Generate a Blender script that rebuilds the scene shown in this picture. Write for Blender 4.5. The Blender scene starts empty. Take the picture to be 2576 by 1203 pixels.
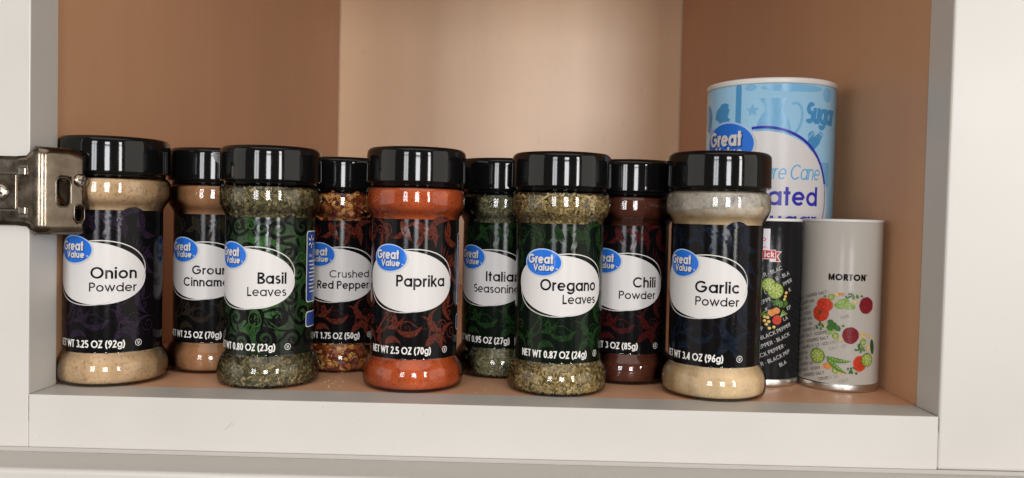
import bpy, bmesh, math, random
from mathutils import Vector, Matrix
rng = random.Random(7)
sc = bpy.context.scene
COL = sc.collection
PI = math.pi
MM = 0.001

# ------------------------------------------------------------------ camera
def basis(pitch, yaw, roll):
    cy, sy = math.cos(yaw), math.sin(yaw)
    f = Vector((sy, cy, 0)); r = Vector((cy, -sy, 0)); u = Vector((0, 0, 1))
    cp, sp = math.cos(pitch), math.sin(pitch)
    f, u = f*cp + u*sp, u*cp - f*sp
    cr, sr = math.cos(roll), math.sin(roll)
    return r*cr + u*sr, u*cr - r*sr, f
cam = bpy.data.cameras.new('camera')
cam.sensor_fit = 'HORIZONTAL'; cam.sensor_width = 36.0
cam.lens = 2050/2576*36
cam.clip_start = 0.01; cam.clip_end = 60
cam.dof.use_dof = True; cam.dof.focus_distance = 0.475; cam.dof.aperture_fstop = 9.0
co = bpy.data.objects.new('camera', cam); COL.objects.link(co)
r_, u_, f_ = basis(-0.0292, -0.0080, 0.0229)
m = Matrix((r_, u_, -f_)).transposed().to_4x4()
m.translation = Vector((0, -437.64, 102.87))*MM
co.matrix_world = m
sc.camera = co

# ------------------------------------------------------------------ light of the room: dim walls, daylight windows behind the camera
w = bpy.data.worlds.new('World'); sc.world = w; w.use_nodes = True
bg = w.node_tree.nodes['Background']
bg.inputs['Color'].default_value = (1.0, 0.90, 0.80, 1)
bg.inputs['Strength'].default_value = 0.11

def window(az, dist, zc, wid, hgt, cols, rows, L, color, gap=0.05):
    """one lamp per pane, so that the reflections show the glazing bars"""
    a = math.radians(az)
    c = Vector((dist*math.sin(a), -dist*math.cos(a), zc))
    right = Vector((math.cos(a), math.sin(a), 0))
    pw = (wid - gap*(cols-1))/cols; ph = (hgt - gap*(rows-1))/rows
    for i in range(cols):
        for j in range(rows):
            la = bpy.data.lights.new('window_pane_light', 'AREA')
            la.shape = 'RECTANGLE'; la.size = pw; la.size_y = ph
            la.energy = L*math.pi*pw*ph; la.color = color
            o = bpy.data.objects.new('window_pane_light', la); COL.objects.link(o)
            p = c + right*(-wid/2 + pw/2 + i*(pw+gap)) + Vector((0, 0, -hgt/2 + ph/2 + j*(ph+gap)))
            o.location = p
            d = Vector((0, 0.1, 0.05)) - c; d.z = 0
            o.rotation_euler = d.to_track_quat('-Z', 'Y').to_euler()
window(-18, 4.4, 0.62, 0.72, 1.65, 2, 2, 16.0, (0.95, 0.97, 1.0), 0.05)
window(9, 6.0, 0.75, 0.95, 2.2, 1, 2, 23.0, (0.98, 0.98, 1.0), 0.09)
window(35, 5.0, 0.70, 0.46, 2.0, 1, 2, 26.0, (1.0, 0.97, 0.94), 0.08)
# daylight thrown back by the room's side walls and ceiling
def bounce(loc, target, sx, sy, L, color):
    la = bpy.data.lights.new('wall_bounce_light', 'AREA'); la.shape = 'RECTANGLE'; la.size = sx; la.size_y = sy
    la.energy = L*math.pi*sx*sy; la.color = color
    o = bpy.data.objects.new('wall_bounce_light', la); COL.objects.link(o); o.location = loc
    o.rotation_euler = (Vector(target)-Vector(loc)).to_track_quat('-Z', 'Y').to_euler()
bounce((3.2, -1.6, 0.5), (0, -1.6, 0.5), 3.4, 2.8, 1.25, (1.0, 0.94, 0.86))
bounce((-3.2, -1.6, 0.5), (0, -1.6, 0.5), 3.4, 2.8, 1.10, (1.0, 0.94, 0.86))
la = bpy.data.lights.new('ceiling_bounce_light', 'AREA'); la.shape = 'RECTANGLE'; la.size = 3.2; la.size_y = 2.6
la.energy = 1.25*math.pi*3.2*2.6; la.color = (1.0, 0.93, 0.85)
lo = bpy.data.objects.new('ceiling_bounce_light', la); COL.objects.link(lo)
lo.location = (0.2, -2.0, 2.1); lo.rotation_euler = (0, 0, 0)

sc.view_settings.view_transform = 'Standard'
sc.view_settings.look = 'None'
sc.view_settings.exposure = 0.10
sc.view_settings.gamma = 1.0
sc.render.engine = 'CYCLES'
try:
    sc.cycles.use_denoising = True
    sc.cycles.transparent_max_bounces = 24
    sc.cycles.max_bounces = 10
except Exception:
    pass

# ------------------------------------------------------------------ materials
def mat(name, color, rough=0.5, metal=0.0, spec=0.5, coat=0.0):
    mt = bpy.data.materials.new(name); mt.use_nodes = True
    b = mt.node_tree.nodes['Principled BSDF']
    b.inputs['Base Color'].default_value = (*color, 1)
    b.inputs['Roughness'].default_value = rough
    b.inputs['Metallic'].default_value = metal
    b.inputs['Specular IOR Level'].default_value = spec
    b.inputs['Coat Weight'].default_value = coat
    return mt
def nd(mt, t, **k):
    n = mt.node_tree.nodes.new(t)
    for a, v in k.items():
        setattr(n, a, v)
    return n
def lk(mt, a, b): mt.node_tree.links.new(a, b)
def BS(mt): return mt.node_tree.nodes['Principled BSDF']
def coords(mt, scale):
    t = nd(mt, 'ShaderNodeTexCoord'); mp = nd(mt, 'ShaderNodeMapping')
    mp.inputs['Scale'].default_value = scale
    lk(mt, t.outputs['Object'], mp.inputs['Vector'])
    return mp.outputs['Vector']
def noise(mt, vec, scale=1.0, detail=4, rough=0.55):
    n = nd(mt, 'ShaderNodeTexNoise'); n.inputs['Scale'].default_value = scale
    n.inputs['Detail'].default_value = detail; n.inputs['Roughness'].default_value = rough
    lk(mt, vec, n.inputs['Vector']); return n.outputs['Fac']
def ramp(mt, fac, stops):
    r = nd(mt, 'ShaderNodeValToRGB'); e = r.color_ramp.elements
    while len(e) < len(stops): e.new(0.5)
    for q, (p, c) in zip(e, stops):
        q.position = p; q.color = (*c, 1)
    lk(mt, fac, r.inputs['Fac']); return r.outputs['Color']
def bump(mt, h, strength, dist):
    b = nd(mt, 'ShaderNodeBump'); b.inputs['Strength'].default_value = strength
    b.inputs['Distance'].default_value = dist
    lk(mt, h, b.inputs['Height']); lk(mt, b.outputs['Normal'], BS(mt).inputs['Normal'])
def mixc(mt, a, b, fac, mode='MIX'):
    n = nd(mt, 'ShaderNodeMix'); n.data_type = 'RGBA'; n.blend_type = mode
    if hasattr(fac, 'is_linked'): lk(mt, fac, n.inputs[0])
    else: n.inputs[0].default_value = fac
    for v, s in ((a, n.inputs[6]), (b, n.inputs[7])):
        if hasattr(v, 'is_linked'): lk(mt, v, s)
        else: s.default_value = (*v, 1)
    return n.outputs[2]

def paint():
    mt = mat('white_satin_paint', (0.77, 0.745, 0.705), 0.36)
    v = coords(mt, (1, 1, 1))
    n1 = noise(mt, v, 9, 3); n2 = noise(mt, v, 900, 2)
    c = ramp(mt, n1, [(0.3, (0.505, 0.480, 0.444)), (0.7, (0.535, 0.510, 0.474))])
    sp = ramp(mt, noise(mt, v, 420, 2, 0.4), [(0.70, (1, 1, 1)), (0.80, (0.72, 0.68, 0.62))])
    lk(mt, mixc(mt, c, sp, 0.45, 'MULTIPLY'), BS(mt).inputs['Base Color'])
    rr = ramp(mt, n1, [(0.3, (0.30,)*3), (0.7, (0.44,)*3)])
    lk(mt, rr, BS(mt).inputs['Roughness'])
    bump(mt, n2, 0.10, 0.0004)
    return mt
def melamine(name, c0, c1, rough, spec=0.45):
    mt = mat(name, c0, rough, spec=spec)
    v = coords(mt, (1, 1, 0.06)); v2 = coords(mt, (1, 1, 1)); v3 = coords(mt, (1, 1, 0.25))
    n = noise(mt, v, 38, 6, 0.6); n2 = noise(mt, v2, 5, 3); n3 = noise(mt, v3, 260, 2, 0.5)
    c = ramp(mt, n, [(0.2, c0), (0.85, c1)])
    c = mixc(mt, c, ramp(mt, n2, [(0.3, (0.9, 0.89, 0.88)), (0.7, (1, 1, 1))]), 0.7, 'MULTIPLY')
    c = mixc(mt, c, ramp(mt, n3, [(0.70, (1, 1, 1)), (0.82, (0.70, 0.64, 0.60))]), 0.6, 'MULTIPLY')
    lk(mt, c, BS(mt).inputs['Base Color'])
    bump(mt, noise(mt, v2, 700, 2), 0.08, 0.0003)
    return mt
M = {}
M['paint'] = paint()
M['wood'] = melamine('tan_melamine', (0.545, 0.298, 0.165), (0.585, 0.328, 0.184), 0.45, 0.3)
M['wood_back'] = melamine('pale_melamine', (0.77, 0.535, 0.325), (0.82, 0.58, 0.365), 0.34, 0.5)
M['shelf'] = melamine('shelf_melamine', (0.64, 0.345, 0.20), (0.70, 0.39, 0.23), 0.40, 0.35)
M['gap'] = mat('dark_joint', (0.035, 0.022, 0.015), 0.9)
M['cap'] = mat('black_plastic', (0.004, 0.004, 0.004), 0.06, spec=0.36)
bump(M['cap'], noise(M['cap'], coords(M['cap'], (1, 1, 0.3)), 45, 2), 0.025, 0.001)
lk(M['cap'], ramp(M['cap'], noise(M['cap'], coords(M['cap'], (1, 1, 1)), 130, 5, 0.7), [(0.35, (0.04,)*3), (0.78, (0.10,)*3)]), BS(M['cap']).inputs['Roughness'])
M['cap_matte'] = mat('olive_black_plastic', (0.03, 0.028, 0.02), 0.3)
M['metal'] = mat('nickel', (0.40, 0.345, 0.275), 0.27, 1.0)
_v = coords(M['metal'], (1, 1, 1))
lk(M['metal'], ramp(M['metal'], noise(M['metal'], _v, 160, 4), [(0.3, (0.15,)*3), (0.7, (0.28,)*3)]), BS(M['metal']).inputs['Roughness'])
lk(M['metal'], ramp(M['metal'], noise(M['metal'], _v, 90, 3), [(0.3, (0.12, 0.093, 0.068)), (0.7, (0.215, 0.18, 0.14))]), BS(M['metal']).inputs['Base Color'])
bump(M['metal'], noise(M['metal'], _v, 500, 3), 0.12, 0.0004)
M['steel_dark'] = mat('dark_steel', (0.10, 0.09, 0.075), 0.35, 1.0)
M['screw'] = mat('screw_steel', (0.33, 0.29, 0.235), 0.22, 1.0)
M['tin'] = mat('tin_rim', (0.55, 0.53, 0.49), 0.32, 1.0)
M['white_plastic'] = mat('white_plastic', (0.62, 0.60, 0.565), 0.4)

def clear():
    """thin clear plastic wall: light passes straight through, the surface mirrors"""
    mt = bpy.data.materials.new('clear_plastic'); mt.use_nodes = True
    nt = mt.node_tree; nt.nodes.remove(BS(mt)); out = nt.nodes['Material Output']
    tr = nd(mt, 'ShaderNodeBsdfTransparent'); tr.inputs['Color'].default_value = (0.97, 0.97, 0.96, 1)
    gl = nd(mt, 'ShaderNodeBsdfGlossy'); gl.inputs['Roughness'].default_value = 0.06
    fr = nd(mt, 'ShaderNodeFresnel'); fr.inputs['IOR'].default_value = 1.58
    mx = nd(mt, 'ShaderNodeMixShader')
    b = nd(mt, 'ShaderNodeBump'); b.inputs['Strength'].default_value = 0.06; b.inputs['Distance'].default_value = 0.001
    lk(mt, noise(mt, coords(mt, (1, 1, 1)), 110, 2), b.inputs['Height'])
    lk(mt, b.outputs['Normal'], gl.inputs['Normal'])
    lk(mt, fr.outputs['Fac'], mx.inputs[0]); lk(mt, tr.outputs[0], mx.inputs[1]); lk(mt, gl.outputs[0], mx.inputs[2])
    lk(mt, mx.outputs[0], out.inputs['Surface'])
    return mt
M['clear'] = clear()
def dusty():
    mt = bpy.data.materials.new('powder_film'); mt.use_nodes = True
    nt = mt.node_tree; b = BS(mt); out = nt.nodes['Material Output']
    b.inputs['Base Color'].default_value = (0.74, 0.68, 0.58, 1); b.inputs['Roughness'].default_value = 0.9
    tr = nd(mt, 'ShaderNodeBsdfTransparent'); mx = nd(mt, 'ShaderNodeMixShader')
    v = coords(mt, (1, 1, 1))
    f = ramp(mt, noise(mt, v, 170, 6, 0.7), [(0.38, (0.32,)*3), (0.64, (0.75,)*3)])
    lk(mt, f, mx.inputs[0]); lk(mt, tr.outputs[0], mx.inputs[1]); lk(mt, b.outputs[0], mx.inputs[2])
    lk(mt, mx.outputs[0], out.inputs['Surface'])
    return mt
M['film'] = dusty()
def powder(name, c, dark, speck, fine=700, amount=0.5):
    mt = mat(name, c, 0.9, spec=0.15)
    v = coords(mt, (1, 1, 1))
    a = ramp(mt, noise(mt, v, 90, 5, 0.65), [(0.32, dark), (0.66, c)])
    s = ramp(mt, noise(mt, v, fine, 3, 0.6), [(0.30, speck), (0.47, (1, 1, 1))])
    lk(mt, mixc(mt, a, s, amount, 'MULTIPLY'), BS(mt).inputs['Base Color'])
    bump(mt, noise(mt, v, 300, 6, 0.7), 0.6, 0.0012)
    return mt
M['onion'] = powder('onion_powder', (0.63, 0.445, 0.265), (0.54, 0.365, 0.205), (0.34, 0.25, 0.16), 560, 0.6)
M['cinnamon'] = powder('cinnamon_powder', (0.37, 0.185, 0.085), (0.30, 0.145, 0.065), (0.7, 0.6, 0.5), amount=0.4)
M['paprika'] = powder('paprika_powder', (0.56, 0.115, 0.03), (0.43, 0.078, 0.02), (0.35, 0.2, 0.16), amount=0.6)
M['chili'] = powder('chili_powder', (0.105, 0.027, 0.012), (0.07, 0.018, 0.009), (0.55, 0.45, 0.4), amount=0.4)
M['garlic'] = powder('garlic_powder', (0.74, 0.565, 0.35), (0.66, 0.48, 0.28), (0.65, 0.5, 0.34), 560, 0.5)
def flake(name, stops, rough=0.75):
    mt = mat(name, stops[0][1], rough, spec=0.25)
    g = nd(mt, 'ShaderNodeNewGeometry')
    c = ramp(mt, g.outputs['Random Per Island'], stops)
    n = ramp(mt, noise(mt, coords(mt, (1, 1, 1)), 900, 2), [(0.3, (0.75,)*3), (0.7, (1,)*3)])
    lk(mt, mixc(mt, c, n, 0.4, 'MULTIPLY'), BS(mt).inputs['Base Color'])
    return mt
M['basil'] = flake('basil_flakes', [(0, (0.05, 0.045, 0.02)), (0.35, (0.115, 0.098, 0.042)), (0.65, (0.185, 0.152, 0.068)), (0.88, (0.30, 0.235, 0.11)), (1, (0.48, 0.36, 0.18))])
M['italian'] = flake('italian_flakes', [(0, (0.06, 0.06, 0.03)), (0.4, (0.13, 0.125, 0.06)), (0.8, (0.21, 0.19, 0.095)), (1, (0.34, 0.28, 0.15))])
M['oregano'] = flake('oregano_flakes', [(0, (0.09, 0.06, 0.02)), (0.3, (0.25, 0.175, 0.062)), (0.65, (0.40, 0.29, 0.11)), (1, (0.62, 0.47, 0.22))])
M['redflake'] = flake('pepper_flakes', [(0, (0.07, 0.012, 0.006)), (0.4, (0.17, 0.028, 0.01)), (0.75, (0.28, 0.06, 0.015)), (1, (0.40, 0.13, 0.03))], 0.5)
M['seed'] = flake('pepper_seeds', [(0, (0.50, 0.22, 0.04)), (0.5, (0.62, 0.32, 0.07)), (1, (0.72, 0.45, 0.15))], 0.5)
M['herbcore'] = powder('herb_core', (0.06, 0.05, 0.025), (0.03, 0.026, 0.012), (0.5, 0.5, 0.4))
M['redcore'] = powder('pepper_core', (0.09, 0.018, 0.008), (0.05, 0.01, 0.005), (0.5, 0.5, 0.4))

def gloss(mt, b=0.07, sc_=800, rough=0.13):
    BS(mt).inputs['Roughness'].default_value = rough
    bump(mt, noise(mt, coords(mt, (1, 1, 1)), sc_, 3, 0.6), b, 0.0004)
    return mt
def printed(name, c, rough=0.13, speck=None):
    mt = mat(name, c, rough, spec=0.14)
    if speck:
        v = coords(mt, (1, 1, 1))
        lk(mt, ramp(mt, noise(mt, v, 800, 4, 0.7), [(0.36, speck), (0.58, c)]), BS(mt).inputs['Base Color'])
    return gloss(mt, rough=rough)
M['ink'] = printed('black_ink', (0.004, 0.0035, 0.004))
M['ink_text'] = printed('black_text_ink', (0.004, 0.004, 0.005))
M['pwhite'] = printed('white_print', (0.60, 0.575, 0.56), 0.28)
M['pgrey'] = printed('grey_line', (0.42, 0.40, 0.38), 0.28)
M['pline'] = printed('pale_line', (0.62, 0.60, 0.56), 0.28)
M['logo_blue'] = printed('logo_blue', (0.02, 0.14, 0.56))
M['logo_rim'] = printed('logo_rim', (0.36, 0.50, 0.72))
M['logo_shadow'] = printed('logo_shadow', (0.01, 0.035, 0.16))
M['soft_grey'] = printed('soft_grey', (0.50, 0.48, 0.47), 0.28)
M['panel_blue'] = printed('panel_blue', (0.022, 0.065, 0.27))
M['panel_grey'] = printed('panel_grey', (0.28, 0.27, 0.26))
M['net'] = printed('net_weight_print', (0.70, 0.68, 0.64))
def orn(name, c, d): return printed(name, c, speck=d)
M['o_green'] = orn('green_ornament', (0.04, 0.13, 0.024), (0.015, 0.05, 0.011))
M['o_deep'] = orn('deep_green_ornament', (0.013, 0.036, 0.010), (0.004, 0.010, 0.004))
M['o_red'] = orn('red_ornament', (0.11, 0.022, 0.012), (0.028, 0.007, 0.005))
M['o_wine'] = orn('wine_ornament', (0.055, 0.008, 0.007), (0.016, 0.004, 0.004))
M['o_purple'] = orn('purple_ornament', (0.021, 0.012, 0.026), (0.006, 0.005, 0.008))
M['o_brown'] = orn('brown_ornament', (0.020, 0.016, 0.010), (0.009, 0.007, 0.005))
M['o_blue'] = orn('blue_ornament', (0.006, 0.011, 0.022), (0.005, 0.005, 0.008))
def basil_ink():
    """black label with a mottled green field printed round the name panel"""
    mt = mat('green_black_ink', (0.01, 0.01, 0.01), 0.24, spec=0.28)
    t = nd(mt, 'ShaderNodeTexCoord'); mp = nd(mt, 'ShaderNodeMapping')
    mp.inputs['Location'].default_value = (-0.006/0.036, 0, -0.062/0.044)
    mp.inputs['Scale'].default_value = (1/0.036, 0.0, 1/0.044)
    lk(mt, t.outputs['Object'], mp.inputs['Vector'])
    ln = nd(mt, 'ShaderNodeVectorMath'); ln.operation = 'LENGTH'; lk(mt, mp.outputs[0], ln.inputs[0])
    f = ramp(mt, ln.outputs['Value'], [(0.45, (1,)*3), (1.0, (0.0,)*3)])
    v = coords(mt, (1, 1, 1))
    g = ramp(mt, noise(mt, v, 750, 4, 0.7), [(0.36, (0.008, 0.033, 0.008)), (0.60, (0.038, 0.13, 0.024))])
    big = ramp(mt, noise(mt, v, 60, 2), [(0.40, (0.0,)*3), (0.58, (1,)*3)])
    ff = mixc(mt, f, big, 0.7, 'MULTIPLY')
    lk(mt, mixc(mt, (0.008, 0.010, 0.008), g, ff), BS(mt).inputs['Base Color'])
    return gloss(mt)
M['basil_ink'] = basil_ink()
def tinted_ink(name, c): return printed(name, c)
M['green_tint_ink'] = tinted_ink('dark_green_ink', (0.003, 0.006, 0.0035))

# ------------------------------------------------------------------ mesh helpers (all lengths in mm)
def link(name, verts, faces, mats, parent=None, smooth=False, fm=None, kind=None):
    me = bpy.data.meshes.new(name)
    me.from_pydata([(x*MM, y*MM, z*MM) for x, y, z in verts], [], faces)
    for k in (mats if isinstance(mats, (list, tuple)) else [mats]): me.materials.append(M[k] if isinstance(k, str) else k)
    if fm: me.polygons.foreach_set('material_index', fm)
    if smooth: me.polygons.foreach_set('use_smooth', [True]*len(me.polygons))
    me.update()
    o = bpy.data.objects.new(name, me); COL.objects.link(o)
    if parent: o.parent = parent
    if kind: o['kind'] = kind
    return o
def thing(name, label, cat, loc=(0, 0, 0), rz=0, group=None):
    o = bpy.data.objects.new(name, None); COL.objects.link(o)
    o.empty_display_size = 0.01
    o.location = Vector(loc)*MM; o.rotation_euler = (0, 0, math.radians(rz))
    o['label'] = label; o['category'] = cat
    if group: o['group'] = group
    return o
def lathe_geo(prof, n=96, close=True):
    V, F = [], []
    for (r, z) in prof:
        for i in range(n):
            a = 2*PI*i/n; V.append((r*math.sin(a), -r*math.cos(a), z))
    for j in range(len(prof)-1):
        for i in range(n):
            k = (i+1) % n
            F.append((j*n+i, j*n+k, (j+1)*n+k, (j+1)*n+i))
    if close:
        F.append(tuple(range(n-1, -1, -1))); F.append(tuple((len(prof)-1)*n+i for i in range(n)))
    return V, F
def rounded(prof, rad=0.5, n=3):
    """round the corners of a lathe profile"""
    out = [prof[0]]
    for a, b, c in zip(prof, prof[1:], prof[2:]):
        A, B, C = Vector(a), Vector(b), Vector(c)
        d1, d2 = (A-B), (C-B)
        q = min(rad, d1.length*0.45, d2.length*0.45)
        p1, p2 = B + d1.normalized()*q, B + d2.normalized()*q
        for k in range(n+1):
            t = k/n
            p = p1*(1-t)**2 + B*2*t*(1-t) + p2*t*t
            out.append((p.x, p.y))
    out.append(prof[-1]); return out
def lathe(name, prof, mats, parent, n=96, rad=0.0, close=True):
    if rad: prof = rounded(prof, rad)
    V, F = lathe_geo(prof, n, close)
    return link(name, V, F, mats, parent, smooth=True)
def box_obj(name, lo, hi, mats, parent, bev=0.0, seg=2):
    bm = bmesh.new(); bmesh.ops.create_cube(bm, size=1)
    s = [(hi[i]-lo[i])*MM for i in range(3)]; c = [(hi[i]+lo[i])/2*MM for i in range(3)]
    for v in bm.verts: v.co = Vector((v.co.x*s[0]+c[0], v.co.y*s[1]+c[1], v.co.z*s[2]+c[2]))
    if bev: bmesh.ops.bevel(bm, geom=bm.edges[:], offset=bev*MM, segments=seg, affect='EDGES', profile=0.5)
    me = bpy.data.meshes.new(name); bm.to_mesh(me); bm.free()
    me.materials.append(M[mats])
    o = bpy.data.objects.new(name, me); COL.objects.link(o); o.parent = parent
    return o

# ------------------------------------------------------------------ flat print wrapped on a cylinder
class Print:
    """flat shapes in (s, z, lift): s along the label, z up, lift off the surface; one mesh"""
    def __init__(self, lift=0.0): self.v, self.f, self.l0, self.k = [], [], lift, 0
    def _lift(self):
        self.k += 1
        return self.l0 + (self.k % 12)*0.004
    def ribbon(self, pts, wid, closed=False):
        n = len(pts)
        if n < 2: return
        l = self._lift(); base = len(self.v)
        ww = wid if callable(wid) else (lambda t: wid)
        for i, (x, y) in enumerate(pts):
            if closed: a, b = pts[i-1], pts[(i+1) % n]
            else: a, b = pts[max(0, i-1)], pts[min(n-1, i+1)]
            tx, ty = b[0]-a[0], b[1]-a[1]; L = math.hypot(tx, ty) or 1e-9
            nx, ny = -ty/L, tx/L
            mit = 1.0
            if closed or 0 < i < n-1:
                dx, dy = x-a[0], y-a[1]; D = math.hypot(dx, dy) or 1e-9
                cs = abs(nx*(-dy/D) + ny*(dx/D)); mit = min(1.9, 1/max(cs, 0.3))
            h = ww(i/max(1, n-1))*0.5*mit
            self.v += [(x+nx*h, y+ny*h, l), (x-nx*h, y-ny*h, l)]
        for i in range(n if closed else n-1):
            a, b = base+2*i, base+2*((i+1) % n)
            self.f.append((a, a+1, b+1, b))
    def ellipse(self, cx, cy, a, b, rot=0, n=48, rings=None, wob=0, seed=0, egg=0):
        l = self._lift(); base = len(self.v)
        rings = rings or max(2, int(max(a, b)/1.6))
        c, s = math.cos(math.radians(rot)), math.sin(math.radians(rot))
        r = random.Random(seed); ph = [r.uniform(0, 6.28) for _ in range(4)]
        self.v.append((cx, cy, l))
        for j in range(1, rings+1):
            q = j/rings
            for i in range(n):
                t = 2*PI*i/n
                k = q*(1 + wob*(math.sin(3*t+ph[0]) + 0.7*math.sin(7*t+ph[1]) + 0.5*math.sin(11*t+ph[2])))
                x, y = a*k*math.cos(t)*(1+egg*math.sin(t)), b*k*math.sin(t)
                self.v.append((cx+x*c-y*s, cy+x*s+y*c, l))
        for i in range(n): self.f.append((base, base+1+i, base+1+(i+1) % n))
        for j in range(rings-1):
            o = base+1+j*n
            for i in range(n): self.f.append((o+i, o+n+i, o+n+(i+1) % n, o+(i+1) % n))
    def ring(self, cx, cy, a, b, wid, rot=0, t0=0, t1=360, n=72):
        c, s = math.cos(math.radians(rot)), math.sin(math.radians(rot))
        pts = []
        for i in range(n+1):
            t = math.radians(t0+(t1-t0)*i/n); x, y = a*math.cos(t), b*math.sin(t)
            pts.append((cx+x*c-y*s, cy+x*s+y*c))
        if abs(t1-t0) >= 359.9: self.ribbon(pts[:-1], wid, True)
        else: self.ribbon(pts, wid)
    def rect(self, s0, z0, s1, z1, rot=0, n=None):
        l = self._lift(); base = len(self.v)
        n = n or max(1, int(abs(s1-s0)/1.2)); mx, mz = (s0+s1)/2, (z0+z1)/2
        c, s = math.cos(math.radians(rot)), math.sin(math.radians(rot))
        for i in range(n+1):
            for zz in (z0, z1):
                x, y = s0+(s1-s0)*i/n-mx, zz-mz
                self.v.append((mx+x*c-y*s, mz+x*s+y*c, l))
        for i in range(n):
            a = base+2*i; self.f.append((a, a+2, a+3, a+1))
    def round_rect(self, s0, z0, s1, z1, r, n=6):
        """rows of a rounded rectangle, split across so that it wraps"""
        l = self._lift(); zs = []
        for k in range(n+1): zs.append((z0+r-r*math.cos(k/n*PI/2), r-r*math.sin(k/n*PI/2)))
        zs += [(z1-(z-z0), i) for z, i in reversed(zs)]
        base = len(self.v); m = max(2, int((s1-s0)/1.2))
        for z, ins in zs:
            for i in range(m+1): self.v.append((s0+ins+(s1-s0-2*ins)*i/m, z, l))
        for j in range(len(zs)-1):
            for i in range(m):
                a = base+j*(m+1)+i; self.f.append((a, a+1, a+m+2, a+m+1))
    def strip(self, rows, m=8):
        """rows of (z, s_left, s_right): an outline filled between its sides"""
        l = self._lift(); base = len(self.v)
        for z, a, b in rows:
            for i in range(m+1): self.v.append((a+(b-a)*i/m, z, l))
        for j in range(len(rows)-1):
            for i in range(m):
                a = base+j*(m+1)+i; self.f.append((a, a+1, a+m+2, a+m+1))
    def leaf(self, x, y, ang, ln, wd, bend=0.0, n=10):
        pts, a = [], math.radians(ang); st = ln/n
        for i in range(n+1):
            pts.append((x, y)); x += st*math.cos(a); y += st*math.sin(a); a += math.radians(bend)/n
        self.ribbon(pts, lambda t: wd*max(0.02, math.sin(PI*min(1, t**0.75)))**0.9)
    def swirl(self, x, y, r, a0, turns, wd, tail=0.0, tail_bend=0, flip=1, n=44):
        """a scroll: a spiral that uncoils into a tail; (x, y) is the eye of the scroll"""
        pts = []
        for i in range(n+1):
            t = i/n; rr = r*(0.08+0.92*t**0.85); a = math.radians(a0)+flip*turns*2*PI*t
            pts.append((x+rr*math.cos(a), y+rr*math.sin(a)))
        if tail:
            (xa, ya), (xb, yb) = pts[-2], pts[-1]; d = math.atan2(yb-ya, xb-xa)
            for i in range(14):
                d += math.radians(tail_bend)/14; xb += tail/14*math.cos(d); yb += tail/14*math.sin(d); pts.append((xb, yb))
        self.ribbon(pts, lambda t: wd*(0.25+0.75*math.sin(PI*min(1, max(0.0, t)**1.3)*0.97)) if t < 0.999 else 0.05*wd)
        self.ellipse(x, y, wd*0.42, wd*0.42, n=12, rings=1)
    def text(self, s, x, y, h, wt=0.14, xs=1.0, track=0.10, align='l', rot=0, skip=None, slant=0.0):
        out, adv = [], 0.0
        for ch in s:
            if ch == ' ': adv += 0.34; continue
            st, a = glyph(ch, wt)
            out.append((adv, a, st)); adv += a+track
        W = (adv-track)*xs*h
        off = {'l': 0, 'r': -W, 'c': -W/2}[align]
        c, sn = math.cos(math.radians(rot)), math.sin(math.radians(rot))
        def T(px, py):
            gx, gy = off+px*xs*h+slant*py*h, py*h
            return (x+gx*c-gy*sn, y+gx*sn+gy*c)
        for g0, a, st in out:
            if skip and skip(*T(g0+a/2, 0.4)): continue
            for pts, closed in st:
                P = [T(g0+px, py) for px, py in dens(pts, closed, 1.2/h)]
                self.ribbon(P, wt*h, closed)
        return W
    def build(self, name, R, mats, parent):
        V = []
        kind = 'stuff' if name in ('ornament', 'ornament_line', 'pitcher_print', 'utensil_print', 'vegetable_print', 'side_panel_print') else None
        for s, z, l in self.v:
            a = s/R; V.append(((R+l)*math.sin(a), -(R+l)*math.cos(a), z))
        return link(name, V, self.f, mats, parent, smooth=True, kind=kind)
def dens(pts, closed, step):
    out, n = [], len(pts)
    for i in range(n if closed else n-1):
        (x0, y0), (x1, y1) = pts[i], pts[(i+1) % n]
        k = max(1, int(math.hypot(x1-x0, y1-y0)/max(step, 0.02)))
        for j in range(k): out.append((x0+(x1-x0)*j/k, y0+(y1-y0)*j/k))
    if not closed: out.append(pts[-1])
    return out

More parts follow.
